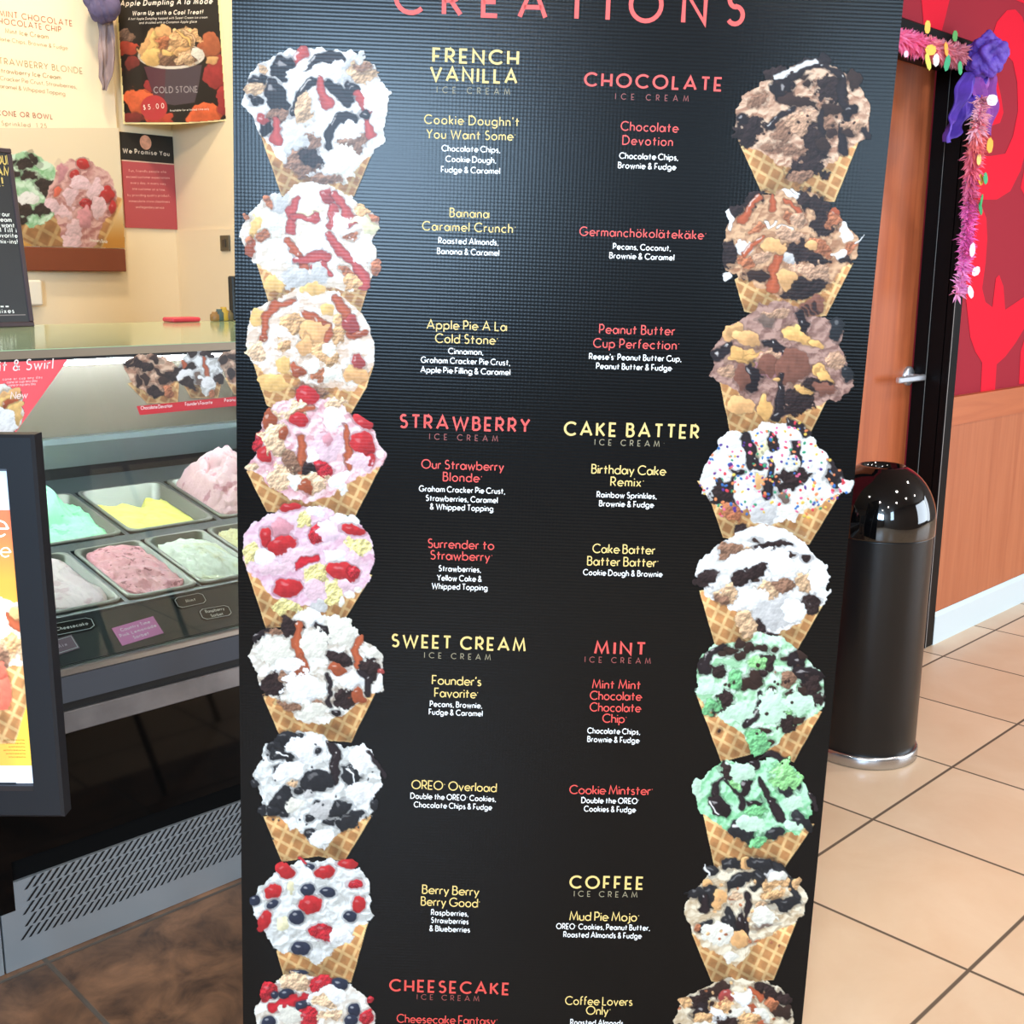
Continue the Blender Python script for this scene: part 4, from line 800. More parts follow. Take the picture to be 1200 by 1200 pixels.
CONES_R = [
 (840,50,"W 560 145 680 310 1050 560 1100 830 1120 1005 680 600 520;I choc1 120 600 140 480 180 380 310 280 440 220 560 150 680 110 800 170 950 240 1010 320 1075 450 1050 580 1050 680 990 710 880 800 760 880 640 950 500 880 420 850 320 790 230 730 150 680;b 430 220 90 60 -35 brown;s 90 fudge 400 330 500 250 620 140 740 130;s 40 grey 430 240 560 170 690 120;b 480 330 80 80 0 fudge;b 640 280 28 22 0 chip;b 620 230 40 14 -5 chip;b 800 340 110 80 20 brown;s 70 fudge 740 160 880 260 880 400 900 520;b 960 260 50 70 -30 chip;b 920 490 60 50 20 fudge;b 300 400 60 40 -20 dkd;b 570 420 130 50 15 chip;b 800 460 80 40 10 chip;s 70 fudge 530 470 420 540 360 600;s 66 fudge 740 480 740 640;b 230 610 120 85 -15 brown;b 170 540 50 40 0 fudge;b 450 640 60 90 10 dkd;b 600 560 110 90 0 choc;b 680 720 80 140 5 brown;b 640 880 130 80 -10 brown;b 800 560 40 70 0 dkd;b 740 720 50 40 0 chip;b 815 650 36 40 0 chip;s 60 fudge 880 590 885 760;s 44 fudge 1035 600 1050 660;b 960 590 80 50 0 choc;b 530 770 90 40 15 dkd;b 930 640 40 20 0 chip;b 360 740 70 30 20 dkd;b 590 950 80 40 0 dkd;d 30 200 200 1000 700 12 chip"),
 (830,210,"W 540 180 700 250 930 560 1000 830 960 1020 590 700 500;I choc2 90 470 130 400 120 360 160 280 230 200 330 120 430 100 520 70 640 80 760 110 850 190 930 250 990 360 1050 420 1040 520 980 600 900 680 860 740 700 800 500 840 400 780 300 720 180 680 120 640;b 700 150 110 70 30 brown;b 780 210 60 60 0 brown;b 830 310 70 90 30 brown;b 290 150 100 40 -30 brown;b 190 210 40 40 0 brown;s 28 white 130 215 170 280 150 340;s 46 cara 360 130 270 190 240 280;s 60 cara 450 120 450 200;s 44 cara 540 150 620 200 680 290;b 570 90 60 24 0 white;b 330 340 70 36 -25 nut;s 20 white 400 280 420 340 470 300;s 20 white 490 340 590 345;b 570 390 90 50 5 choc;b 240 490 70 60 -30 white;b 140 530 62 100 10 brown;s 40 cara 380 410 300 470 250 530;b 560 270 50 40 0 nut;b 640 270 60 60 20 choc;b 880 250 40 60 40 cara;b 870 290 50 50 0 nut;b 960 380 36 70 -10 white;b 640 490 90 75 20 brown;b 740 560 100 50 25 brown;b 800 480 90 60 50 nut;b 740 470 40 50 0 apple;b 460 480 90 50 0 apple;b 360 560 90 40 -10 choc;b 570 550 45 38 0 grey;s 88 cara 490 560 460 680 450 770;b 330 680 90 52 0 chip;b 720 650 160 60 18 choc;b 690 760 160 60 -12 brown;b 640 730 60 40 0 brown;b 560 700 60 70 0 apple;b 990 500 70 50 -30 nut;b 920 520 40 50 0 white;b 970 570 50 30 0 brown;b 140 680 34 24 0 white;b 250 590 60 40 0 nut;s 16 white 1030 450 1080 395;s 14 white 590 60 640 90"),
 (820,340,"W 540 120 560 210 1000 550 1000 780 1000 930 700 560 560;I choc3 65 600 100 500 90 440 170 320 200 260 300 200 400 110 520 90 600 70 680 100 760 190 880 190 980 230 1015 300 990 400 1020 500 1080 600 1095 680 1000 760 900 780 760 840 600 880 480 900 380 830 300 740 230 690 130 640;b 240 270 60 70 40 apple;b 330 330 110 40 30 apple;b 500 170 100 24 0 choc;b 460 210 60 40 0 gap;b 790 120 80 60 -20 pcup;s 10 brown 730 130 780 180;s 10 brown 760 110 810 160;s 10 brown 790 90 840 150;b 720 240 60 80 -15 fudge;b 960 260 36 80 -15 oreo;b 700 320 120 50 30 pb;b 820 370 50 30 10 pb;s 70 fudge 210 380 120 460;b 310 460 120 60 -5 pb;b 400 460 80 25 -10 pb;b 260 430 50 60 0 pb;s 78 fudge 460 370 530 370 590 450 590 560;b 480 530 90 110 20 pinkd;b 480 520 80 100 20 choc;b 480 540 70 90 20 pcup;b 380 610 50 110 10 fudge;b 300 610 50 90 -10 pcup;b 650 540 120 120 0 pcup;b 840 560 55 50 30 pb;b 880 620 40 80 -35 pb;b 690 780 100 90 -10 brown;b 720 710 70 40 30 pb;s 60 fudge 580 580 580 700 550 850;b 450 820 50 80 15 pb;b 660 850 60 40 0 brown;b 540 880 50 40 0 fudge;b 280 820 90 80 10 apple;b 1050 560 36 60 -30 oreo;b 960 480 80 60 0 choc;b 180 560 70 50 0 choc;b 540 640 30 14 0 pb;b 840 680 90 50 0 brown;b 880 700 80 40 0 pcup"),
 (810,480,"W 620 40 500 140 660 220 900 560 960 830 950 1040 600 640 460;I spr 65 520 100 380 180 260 200 190 290 150 440 150 500 90 600 80 740 90 860 190 870 240 960 330 1040 440 1140 520 1100 560 1040 600 900 660 760 720 720 790 640 780 560 810 440 800 380 700 240 720 150 640 70 590;b 500 290 45 60 0 yel;s 80 fudge 390 190 420 290 430 380;b 580 250 60 70 0 brown;s 76 fudge 740 230 750 360;s 50 fudge 700 90 780 130 810 190;b 680 360 90 80 0 cream;s 58 fudge 470 350 480 400;s 70 fudge 560 390 560 480 540 590;b 700 490 130 60 -20 brown;b 680 520 110 50 -20 brown;s 26 fudge 300 450 280 500 290 640 320 720;b 330 430 40 26 0 fudge;b 210 570 80 70 -30 brown;b 1000 470 60 80 20 fudge;s 40 fudge 960 350 1030 440;b 850 600 120 70 -15 cream;b 520 720 110 80 0 grey;b 690 700 80 60 -10 cream;b 640 620 40 40 0 gap;b 480 520 40 60 0 apple;b 270 720 70 60 30 nut;b 1080 520 50 36 20 white;b 330 840 46 36 0 brown;d 340 60 80 1100 760 11 r1,r2,r3,r4,r5,r6,r7"),
 (800,600,"W 460 115 550 230 960 560 900 800 980 990 650 600 500;I spr 90 440 120 340 220 250 310 190 420 120 560 90 700 110 790 170 870 230 920 310 1000 380 1025 480 1000 580 1010 640 930 680 850 720 830 780 740 830 640 860 520 820 480 760 390 720 310 660 200 620 140 540;b 330 260 100 60 -20 dkd;b 470 270 50 34 20 dough;b 620 215 60 36 0 brown;b 540 240 36 18 0 brown;b 720 215 60 22 10 brown;b 770 300 40 14 0 chip;b 880 325 36 20 0 brown;b 600 150 200 40 0 white;b 520 190 34 10 0 chip;b 160 470 70 60 -35 brown;b 650 350 170 90 20 white;b 500 410 75 65 10 brown;b 410 470 75 40 5 brown;b 300 570 100 60 -10 dough;b 270 600 60 45 0 dkd;b 600 570 80 80 -20 dough;b 720 510 80 50 10 dkd;b 850 490 65 90 10 dough;b 950 480 75 130 5 white;b 900 660 60 80 30 brown;b 520 610 120 60 -20 white;b 680 700 170 110 -10 grey;b 770 680 90 80 0 white;b 550 800 60 34 30 brown;b 640 860 60 24 10 brown;b 400 340 200 60 -20 white;b 530 480 20 12 0 chip;b 440 790 70 100 0 dough"),
 (790,730,"W 520 155 510 330 980 620 900 840 980 1040 620 640 520;I mint1 130 490 170 430 155 320 190 220 270 160 350 150 500 130 580 70 640 60 760 110 880 190 960 270 1050 390 1050 500 1050 590 1000 640 880 720 790 780 720 860 620 910 540 880 500 790 400 720 320 660 240 600;s 90 fudge 330 170 250 240 220 320;b 300 350 60 50 0 brown;b 400 200 50 34 0 chip;b 460 140 44 36 0 chip;b 530 165 50 44 0 chip;b 610 180 50 24 10 chip;b 475 235 44 34 0 chip;b 340 220 30 20 0 chip;b 680 280 50 70 0 brown;b 630 360 34 24 0 brown;b 710 190 28 16 0 chip;b 780 240 28 18 0 chip;b 860 250 60 70 -20 fudge;b 930 360 100 60 25 fudge;b 950 440 60 80 30 brown;b 1000 510 50 60 20 brown;b 790 380 70 50 10 dkd;b 890 470 36 30 0 chip;b 520 430 80 34 -10 chip;b 580 380 40 36 0 chip;b 680 460 28 20 0 chip;b 800 490 24 16 0 chip;b 430 410 60 60 -30 gshade;s 66 fudge 600 490 590 600 520 700;b 360 560 80 75 0 brown;b 330 600 50 30 0 brown;b 790 690 75 60 0 brown;b 740 650 50 40 0 brown;b 880 675 36 24 0 chip;b 630 760 44 24 0 chip;b 680 850 30 22 0 chip;b 580 840 80 80 0 gshade;b 600 290 50 40 0 lgreen;b 790 580 60 70 50 lgreen;b 230 460 80 50 0 mint;b 270 580 60 40 0 gshade;b 440 620 110 60 -15 mint;b 670 590 110 120 0 mint;b 880 560 100 70 0 mint;b 900 210 40 24 20 chip;d 20 300 150 1000 800 13 chip"),
 (780,870,"W 620 260 500 340 880 580 900 830 890 1050 570 640 520;I mint2 200 320 240 260 330 170 440 120 530 150 640 110 740 100 860 150 950 230 1000 340 1040 490 1010 560 930 650 840 640 700 710 620 740 500 640 400 600 250 500 210 400;b 450 210 100 60 -5 brown;b 600 140 60 46 -20 fudge;s 36 fudge 640 110 740 90 870 140;s 40 fudge 380 250 350 300 340 370;s 44 fudge 400 270 520 370 540 480;b 560 310 34 62 30 fudge;s 58 fudge 660 250 700 330 760 430 800 540;b 370 450 90 58 45 fudge;s 14 grey 310 430 370 500;b 620 425 70 24 -10 fudge;b 850 355 64 36 40 oreo;b 910 290 28 60 -30 oreo;b 540 620 95 60 25 oreo;s 24 grey 480 590 580 620;b 760 650 84 34 -15 oreo;b 940 555 90 40 45 oreo;s 44 fudge 1030 360 1050 460;b 850 240 110 100 30 lgreen;b 480 290 50 30 0 lgreen;b 640 500 60 60 0 gshade;b 600 580 90 60 0 mint;b 240 330 30 80 0 mint;b 900 440 80 50 0 mint;b 640 690 70 40 0 gshade;b 880 600 80 40 30 mint;b 520 200 80 80 0 mint"),
 (770,1000,"W 600 240 560 380 900 560 920 820 890 980 480 600 480;I coffee 190 440 210 340 270 240 340 160 400 100 520 60 640 40 760 40 860 90 940 150 1010 230 1060 340 1030 430 960 490 800 570 660 660 560 790 460 720 320 660 240 550;b 390 120 60 48 0 oreo;b 540 85 65 34 15 oreo;s 20 grey 340 80 350 150;b 630 70 50 40 0 apple;b 760 90 120 60 10 oreo;b 800 140 60 40 0 grey;b 720 190 60 60 0 oreo;s 50 oreo 830 80 930 200 990 320;b 860 200 60 48 0 almond;b 570 205 105 52 -20 oreo;b 340 220 40 40 0 apple;b 360 300 80 75 0 oreo;b 260 290 60 34 -20 oreo;b 430 310 50 80 20 apple;s 50 fudge 330 320 330 390;b 530 320 40 30 0 nut;b 560 310 60 40 0 graham;b 830 290 70 40 0 almond;b 770 220 40 40 0 almond;b 910 360 95 48 5 oreo;b 740 370 50 34 0 dough;b 500 490 48 105 -10 oreo;b 580 500 36 80 10 fudge;s 48 fudge 650 290 630 480 620 620;b 330 520 55 30 -45 oreo;b 280 530 22 22 0 nut;b 580 600 80 50 0 apple;b 420 570 90 80 0 cream;b 770 440 80 60 0 cream;b 760 500 60 14 -10 gap;b 520 710 70 40 0 cream;b 980 200 26 32 0 almond;b 830 150 60 40 0 cream;d 26 250 150 1000 650 13 nut,almond"),
 (770,1135,"W 540 200 420 390 1000 840 1000 980 400 600 300;I coffee 110 360 160 230 300 130 430 80 540 60 640 80 760 90 870 140 930 230 960 370 930 500 760 600 540 640 330 590 170 470;b 400 160 120 50 -25 chip;b 300 220 70 60 0 brown;b 480 200 50 40 0 redc;b 190 240 40 40 0 almond;b 740 130 80 40 20 brown;b 820 180 60 50 0 brown;s 50 cara 650 150 740 210;b 590 200 80 60 0 white;b 900 210 40 40 0 brown;b 450 270 90 40 -15 almond;b 310 300 60 60 0 fudge;b 420 330 60 60 0 white;b 680 290 50 60 20 cara;b 560 320 110 40 -20 cream;b 740 330 60 60 0 cream;b 880 300 70 50 40 chip;b 330 340 50 40 0 almond;b 820 250 40 40 0 nut;b 640 380 80 60 0 almond;b 490 400 80 60 0 brown;b 750 440 80 60 0 cara;b 300 440 80 60 0 cream;d 30 150 100 930 560 14 almond,nut,chip"),
]
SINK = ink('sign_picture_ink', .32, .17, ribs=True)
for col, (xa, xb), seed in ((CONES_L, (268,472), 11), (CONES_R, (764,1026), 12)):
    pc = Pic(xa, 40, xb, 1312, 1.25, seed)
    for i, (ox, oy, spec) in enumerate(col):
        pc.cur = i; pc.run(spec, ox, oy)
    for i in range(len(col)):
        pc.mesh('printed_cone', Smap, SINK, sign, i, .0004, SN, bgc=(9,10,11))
# ------------------------------------------------------------------ the dipping cabinet
CX0, CX1, CY = -0.75, 2.252, 2.13
steel = mat('brushed_steel', (176,176,174), .32, 1.0, bump=.03, bscale=60, aniso=(.2,1,6))
steel_w = mat('warm_back_steel', (150,138,122), .38, .75)
dark_g = mat('dark_grey_plastic', (52,58,60), .42)
slat_g = mat('slate_grey_trim', (78,84,94), .38)
mid_g = mat('grey_ledge', (104,112,112), .35, .3)
blk_gl = mat('black_glossy_front', (7,7,7), .06, spec=.3)
blk = mat('matt_black', (10,10,11), .5)
greeng = mat('green_tinted_glass_top', (172,200,160), .10, spec=.5)
cab = empty('dipping_cabinet', (0.75,CY,0)); tag(cab, 'long ice cream dipping cabinet with glass front and slotted kick grille behind the menu sign', 'display counter')
MB().box((CX0,CY-.003,1.2262), (CX1,3.16,1.2275)).box((CX0,CY+.06,1.2110), (CX1,3.16,1.2261)).build('glass_top', greeng, cab)
b = MB(); b.box((CX0,CY-.002,1.2108), (CX1,CY+.0598,1.2261)); b.build('header_rail', mat('header_bronze', (148,132,112), .4, .5), cab)
MB().box((CX0,CY+.0005,1.2055), (CX1,CY+.05,1.2107)).build('header_gasket', blk, cab)
o = MB().box((CX0,CY,.603), (CX1,CY+.006,1.2054)).build('front_glass', glassm, cab); o['label'] = 'clear front glass'
b = MB(); b.box((CX0,3.04,.93), (CX1,3.06,1.2108)); b.build('back_panel', steel_w, cab)
b = MB(); b.prism([(CX0,3.04,.930),(CX0,3.0,.930),(CX0,2.995,.915),(CX0,3.003,.85),(CX0,3.04,.85)], (CX1-CX0,0,0)); b.build('inner_ledge', mid_g, cab)
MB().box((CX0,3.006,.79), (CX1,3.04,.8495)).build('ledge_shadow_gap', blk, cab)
TA = math.atan(.19); ca, sa = math.cos(TA), math.sin(TA)
RT = np.array([[1,0,0],[0,ca,-sa],[0,sa,ca]]); TO = np.array([0,2.25,.68])
def tp(x, s, hgt=0.0): return TO+RT@np.array([x,s,hgt])
FR = [(.885,1.042),(1.056,1.222),(1.230,1.392),(1.400,1.562)]     # front row pan extents in X
BK = [(.975,1.210),(1.226,1.462),(1.480,1.716)]
b = MB(); bb = lambda x0, x1, s0, s1, t=.012, dz=-.004: b.box((x0,s0,dz-t), (x1,s1,dz), RT, TO)
bb(CX0, CX1, -.022, -.002); bb(CX0, CX1, .296, .340); bb(CX0, CX1, .656, .775)
prev = CX0
for a, e in FR: bb(prev, a-.002, -.002, .296); prev = e+.002
bb(prev, CX1, -.002, .296); prev = CX0
for a, e in BK: bb(prev, a-.002, .340, .656); prev = e+.002
bb(prev, CX1, .340, .656)
b.box((CX0,-.030,-.016), (CX1,-.022,.003), RT, TO)
b.build('tub_deck', dark_g, cab)
b = MB(); b.cur = 0
b.prism([(CX0,2.222,.672),(CX0,2.139,.604),(CX0,2.150,.590),(CX0,2.232,.655)], (CX1-CX0,0,0)); b.build('label_rail', mat('label_rail_grey', (50,56,58), .45), cab)
MB().rbox((CX0,CY-.012,.586), (CX1,CY+.02,.602), .003).build('front_lip', steel, cab)
MB().prism([(CX0,CY-.010,.586),(CX0,CY-.004,.530),(CX0,CY+.05,.530),(CX0,CY+.05,.586)], (CX1-CX0,0,0)).build('bumper_band', slat_g, cab)
MB().box((CX0,CY+.004,.512), (CX1,CY+.05,.5298)).build('groove', blk, cab)
MB().rbox((CX0,CY-.006,.466), (CX1,CY+.05,.5118), .002).build('steel_strip', mat('scuffed_steel', (150,150,154), .42, .9, var=.25, vscale=9), cab)
XL0 = .722
MB().box((CX0,CY,.232), (CX1,CY+.05,.4658)).box((CX0,CY,.128), (XL0,CY+.05,.232)).build('front_panel', blk_gl, cab)
MB().box((XL0,CY+.008,.188), (CX1,CY+.05,.2318)).build('recess_shade_band', mat('recess_shade', (5,5,5), .8, spec=.1), cab)  # shadow band above the grille, put in as near-black colour
b = MB(); b.cur = 0
b.box((CX0,CY,.001), (.690,CY+.03,.1275)); b.box((.694,CY,.001), (CX1,CY+.03,.1275)); b.box((XL0,CY+.0005,.1275), (CX1,CY+.03,.1878))
b.cur = 1; pitch = .0158
for r in range(5):
    z0 = .060+r*.0262
    for k in range(100):
        x0 = .726+.004*r+k*pitch+(.006 if r % 2 else 0)
        if x0+.025 > CX1: break
        z1 = min(z0+.0235, .187)
        dx = .0215*(z1-z0)/.0235; wd = .0058
        P = [(x0,CY-.0006,z0),(x0+wd,CY-.0006,z0),(x0+wd+dx,CY-.0006,z1),(x0+dx,CY-.0006,z1)]
        b.add(P, [(0,1,2,3)])
b.build('vent_grille', [mat('grille_steel', (158,162,164), .45, .5), blk], cab)
for xa_ in (CX0, CX1-.02): MB().box((xa_,CY+.052,.001), (xa_+.02,3.04,1.2103)).build('end_panel', steel, cab)
MB().box((CX0+.02,3.06,.001), (CX1,3.075,.93)).build('rear_panel', steel, cab)
lamp_h = MB().box((CX0+.1,2.80,1.180), (CX1-.1,2.86,1.2108)).build('lamp_housing', steel, cab)
tube = MB().tube([(CX0+.12,2.77,1.150),(CX1-.12,2.77,1.150)], .0065, 12).build('light_tube', mat('cool_lamp_tube', (225,238,255), .4, emit=62), lamp_h)
# ---- pans and what is in them
def rrect(x0, x1, s0, s1, r, n=6):
    P = []
    for cx, cy, a0 in ((x1-r,s1-r,0),(x0+r,s1-r,90),(x0+r,s0+r,180),(x1-r,s0+r,270)):
        for i in range(n+1):
            a = math.radians(a0+90*i/n); P.append((cx+r*math.cos(a), cy+r*math.sin(a)))
    return P
pan_m = mat('steel_pan', (140,137,128), .45, .8)
def pan(x0, x1, s0, s1, label, depth=.13, group=None):
    t = empty('ice_cream_pan', tp((x0+x1)/2, (s0+s1)/2, -depth)); tag(t, label, 'pan', group)
    b = MB(); rings = [(rrect(x0,x1,s0,s1,.020), -.003), (rrect(x0,x1,s0,s1,.020), .001), (rrect(x0+.008,x1-.008,s0+.008,s1-.008,.026), .001), (rrect(x0+.014,x1-.014,s0+.014,s1-.014,.028), -depth)]
    V = []
    for R, z in rings: V += [tp(p[0], p[1], z) for p in R]
    n = len(rings[0][0]); F = []
    for i in range(3):
        for k in range(n): F.append((i*n+k, i*n+(k+1)%n, (i+1)*n+(k+1)%n, (i+1)*n+k))
    F.append([3*n+k for k in range(n)])
    b.add(V, F, True)
    b.build('pan_body', pan_m, t); return t
def mound(name, x0, x1, s0, s1, hf, mt, label, seed, rough=.006, lump=-1.8, cell=.03, r=.03, clip=None, over=0.0, n=72, cat='ice cream'):
    """a mass of ice cream filling x0..x1, s0..s1 of the tilted tub plane; hf(u,v) gives its height"""
    rng = np.random.default_rng(seed); N1 = fbm(n+1, n+1, n*cell/(s1-s0), rng, 5, .6)-.5; N2 = np.abs(fbm(n+1, n+1, n*cell*1.6/(s1-s0), rng, 4, .6)-.5)
    V = []; idx = {}
    cx, cy, hx, hy = (x0+x1)/2, (s0+s1)/2, (x1-x0)/2, (s1-s0)/2
    for i in range(n+1):
        for j in range(n+1):
            u, v = j/n, i/n; a, c = 2*u-1, 2*v-1
            k = 1-(1-.5**.5)*min(1, (abs(a)*abs(c))**3)*(r/min(hx,hy))*1.2
            V.append(tp(cx+hx*a*k, cy+hy*c*k, max(-.108, hf(u,v)+rough*2.2*N1[i,j]+rough*lump*N2[i,j])))
    F = [(i*(n+1)+j, i*(n+1)+j+1, (i+1)*(n+1)+j+1, (i+1)*(n+1)+j) for i in range(n) for j in range(n)]
    # skirt and bottom close the mass
    rim = [j for j in range(n+1)]+[i*(n+1)+n for i in range(1,n+1)]+[n*(n+1)+j for j in range(n-1,-1,-1)]+[i*(n+1) for i in range(n-1,0,-1)]
    o = len(V); ctr = tp(cx, cy, -.10)
    for q in rim:
        p = RT.T@(V[q]-TO); f = .80
        V.append(tp(cx+(p[0]-cx)*f, cy+(p[1]-cy)*f, min(-.115, p[2]-.02)))
    L = len(rim); F += [(rim[(k+1)%L], rim[k], o+k, o+(k+1)%L) for k in range(L)]; F.append([o+k for k in range(L)][::-1])
    ob = MB().add(V, F, True).build(name, mt); tag(ob, label, cat); return ob
def flecked(name, base, fleck, thr=.63, scale=38., rough=.45):
    M = bpy.data.materials.new(name); M.use_nodes = True; N = M.node_tree.nodes; Lk = M.node_tree.links; b = N['Principled BSDF']
    tc = N.new('ShaderNodeTexCoord'); n = N.new('ShaderNodeTexNoise'); n.inputs['Scale'].default_value = scale; n.inputs['Detail'].default_value = 3; Lk.new(tc.outputs['Object'], n.inputs['Vector'])
    r = N.new('ShaderNodeMapRange'); r.inputs['From Min'].default_value = thr; r.inputs['From Max'].default_value = thr+.05; Lk.new(n.outputs[0], r.inputs['Value'])
    mx = N.new('ShaderNodeMix'); mx.data_type = 'RGBA'; mx.inputs[6].default_value = rgb(*base); mx.inputs[7].default_value = rgb(*fleck); Lk.new(r.outputs[0], mx.inputs[0])
    Lk.new(mx.outputs[2], b.inputs['Base Color']); b.inputs['Roughness'].default_value = rough
    b.inputs['Subsurface Weight'].default_value = 0.0
    n2 = N.new('ShaderNodeTexNoise'); n2.inputs['Scale'].default_value = 150; n2.inputs['Detail'].default_value = 4; Lk.new(tc.outputs['Object'], n2.inputs['Vector'])
    bp = N.new('ShaderNodeBump'); bp.inputs['Strength'].default_value = .35; bp.inputs['Distance'].default_value = .004; Lk.new(n2.outputs[0], bp.inputs['Height']); Lk.new(bp.outputs[0], b.inputs['Normal'])
    return M
def frame_pan(i, row): return (FR if row == 0 else BK)[i]
sr = (0.0, .292); sb = (.344, .652)
PG = 'steel pans sunk in the dipping cabinet'
pan(*FR[0], *sr, 'steel pan of pale pink ice cream in the front row beside the poster display', group=PG)
pan(*FR[1], *sr, 'steel pan of speckled pink ice cream in the middle of the front row', group=PG)
pan(*FR[2], *sr, 'steel pan of white ice cream in the front row', group=PG)
pan(*FR[3], *sr, 'steel pan of yellowish ice cream in the front row beside the menu sign', group=PG)
pan(*BK[0], *sb, 'steel pan of mint green ice cream in the back row', group=PG)
pan(*BK[1], *sb, 'half empty steel pan of yellow sorbet in the back row', group=PG)
pan(*BK[2], *sb, 'steel pan heaped with lumpy pink ice cream in the back row', group=PG)
e = .011
def wall_(v): return v
x0, x1 = FR[0]; mound('ice_cream', x0+e, x1-e, .011, .281, lambda u, v: -.003-.010*max(0,u-.7)*3+.012*max(0,1-abs(u-.80)*9)*(v<.75)+.006*math.sin(v*7), flecked('pale_pink_cream', (236,206,204), (220,178,180), .58, 22), 'smooth pale pink ice cream in the leftmost front pan', 21, .005, cell=.06)
x0, x1 = FR[1]; mound('ice_cream', x0+e, x1-e, .011, .281, lambda u, v: -.002+.012*math.sin(math.pi*u)*math.sin(math.pi*v)+.002*math.sin(v*30+u*6), flecked('berry_pink_cream', (236,152,160), (170,82,92), .60, 70), 'bright pink ice cream with dark red specks in the front pan', 22, .006, cell=.05)
x0, x1 = FR[2]; mound('ice_cream', x0+e, x1-e, .011, .270, lambda u, v: -.003+.022*math.sin(math.pi*u)*math.sin(math.pi*min(1,v*1.05))-.03*max(0,v-.85), flecked('white_cream', (246,246,226), (236,232,196), .55, 16), 'creamy white ice cream in the front pan beside the menu sign', 23, .010, cell=.07)
x0, x1 = FR[3]; mound('ice_cream', x0+e, x1-e, .011, .281, lambda u, v: -.006+.012*math.sin(math.pi*u)*math.sin(math.pi*v), flecked('custard_cream', (244,226,172), (226,196,130), .6, 40), 'yellowish ice cream in the front pan half hidden by the menu sign', 24, .010, cell=.03)
x0, x1 = BK[0]; mound('ice_cream', x0+e, x1-e, .355, .641, lambda u, v: -.012+.085*max(0,min(1,(v-.45)*4))*max(0,1-max(0,u-.66)*5)*(.72+.4*u)*(1-.25*v), flecked('mint_cream', (172,240,192), (136,214,160), .6, 30), 'mint green ice cream with a ragged peak at the back', 25, .016, cell=.06)
x0, x1 = BK[1]
def ylw(u, v):
    edge = .80+.10*math.sin(u*7+1)+.06*math.sin(u*19)
    return -.032+.014*math.sin(math.pi*u)-.06*max(0,min(1,(v-edge+.02)*7))-.03*max(0,.1-u)*8*(v>.55)
mound('sorbet', x0+e+.002, x1-e-.002, .357, .641, ylw, flecked('yellow_sorbet', (240,226,120), (226,208,92), .58, 24), 'yellow sorbet scooped low in its steel pan', 26, .006, cell=.08, cat='sorbet')
x0, x1 = BK[2]
rp_ = np.random.default_rng(77); NUG = [(rp_.uniform(0,1), rp_.uniform(.02,1), rp_.uniform(.055,.13)) for _ in range(120)]
def pile(u, v):
    nb = max([0]+[math.sqrt(r*r-((u-a)**2+(v-b_)**2)) for a, b_, r in NUG if (u-a)**2+(v-b_)**2 < r*r])
    return .002+.26*nb*min(1,max(0,min(u,1-u)*9))*min(1,(1-v)*9+.05)*min(1,v*4+.3)+.085*math.sin(math.pi*min(1,max(0,u)))**.8*max(0,min(1,(v-.06)*2.2))*max(0,min(1,(1.02-v)*4))-.006
mound('ice_cream', x0+e, x1-e, .355, .641, pile, flecked('rose_cream', (232,182,186), (208,140,150), .6, 34), 'tall lumpy heap of pink ice cream in the back row', 27, .006, lump=1.2, cell=.02, n=130)
# ---- labels on the rail, stickers on the glass
LN = np.array([0, -.68/1, .60]);
s_ = .0680/.083; LN = np.array([0, -s_, 1.0]); LN /= np.linalg.norm(LN); LD = LN@np.array([0,2.222,.672])+.0012
LR = np.array([1.,0,0]); LU = np.cross(LN, LR)
def lab(x, y): return at(x, y, LN, LD)
def plaque(ctr, wd, hg, lines, label, tilt=0.0, border=True, bg=(14,15,15), fg=(225,225,220), shape='oct', cat='label', cap=.0085):
    c = lab(*ctr); r = LR*math.cos(tilt)+LU*math.sin(tilt); u = -LR*math.sin(tilt)+LU*math.cos(tilt)
    def shp(w, h, off):
        if shape == 'oct': q = [(-.38,-.5),(.38,-.5),(.5,-.3),(.5,.3),(.38,.5),(-.38,.5),(-.5,.3),(-.5,-.3)]
        else: q = [(-.5,-.5),(.5,-.5),(.5,.5),(-.5,.5)]
        return [c+r*a*w+u*bq*h+LN*off for a, bq in q]
    t = empty('flavour_label', c); tag(t, label, cat)
    b = MB(); b.prism(shp(wd, hg, .0), LN*.0016); card = b.build('card', mat('label_card_%d_%d_%d' % bg, bg, .3), t)
    if border:
        b = MB(); A, B_ = shp(wd*.93, hg*.86, .0019), shp(wd*.89, hg*.79, .0019); n = len(A)
        b.add(A+B_, [(i, (i+1)%n, n+(i+1)%n, n+i) for i in range(n)]); b.build('border', mat('label_border', (200,206,206), .4), card)
    b = MB()
    for i, (tx, w_, dy) in enumerate(lines):
        lettering(b, tx, c-r*w_/2+u*(dy-cap/2)+LN*.0021, r, u, w_, cap, .15)
    b.build('lettering', mat('label_ink_%d_%d_%d' % fg, fg, .5), card)
    return t
plaque((223,704), .074, .034, [("Mint",.024,0)], 'black octagonal flavour label reading Mint')
plaque((252.5,718), .076, .034, [("Raspberry",.046,.006),("Sorbet",.030,-.007)], 'black octagonal flavour label reading Raspberry Sorbet', -.05)
plaque((84,734.5), .096, .034, [("Cheesecake",.066,0)], 'black octagonal flavour label reading Cheesecake beside the poster display', -.02)
plaque((161.5,739.5), .096, .047, [("Country Time",.068,.013),("Pink Lemonade",.084,0),("Sorbet",.036,-.013)], 'pink paper label taped to the rail reading Pink Lemonade Sorbet', .08, False, (222,130,190), (250,236,246), 'rect', cap=.0085)
plaque((72,757), .060, .036, [("Mix",.022,0)], 'grey pink label low on the rail beside the poster display', .1, True, (128,104,116), (210,190,204), 'rect')
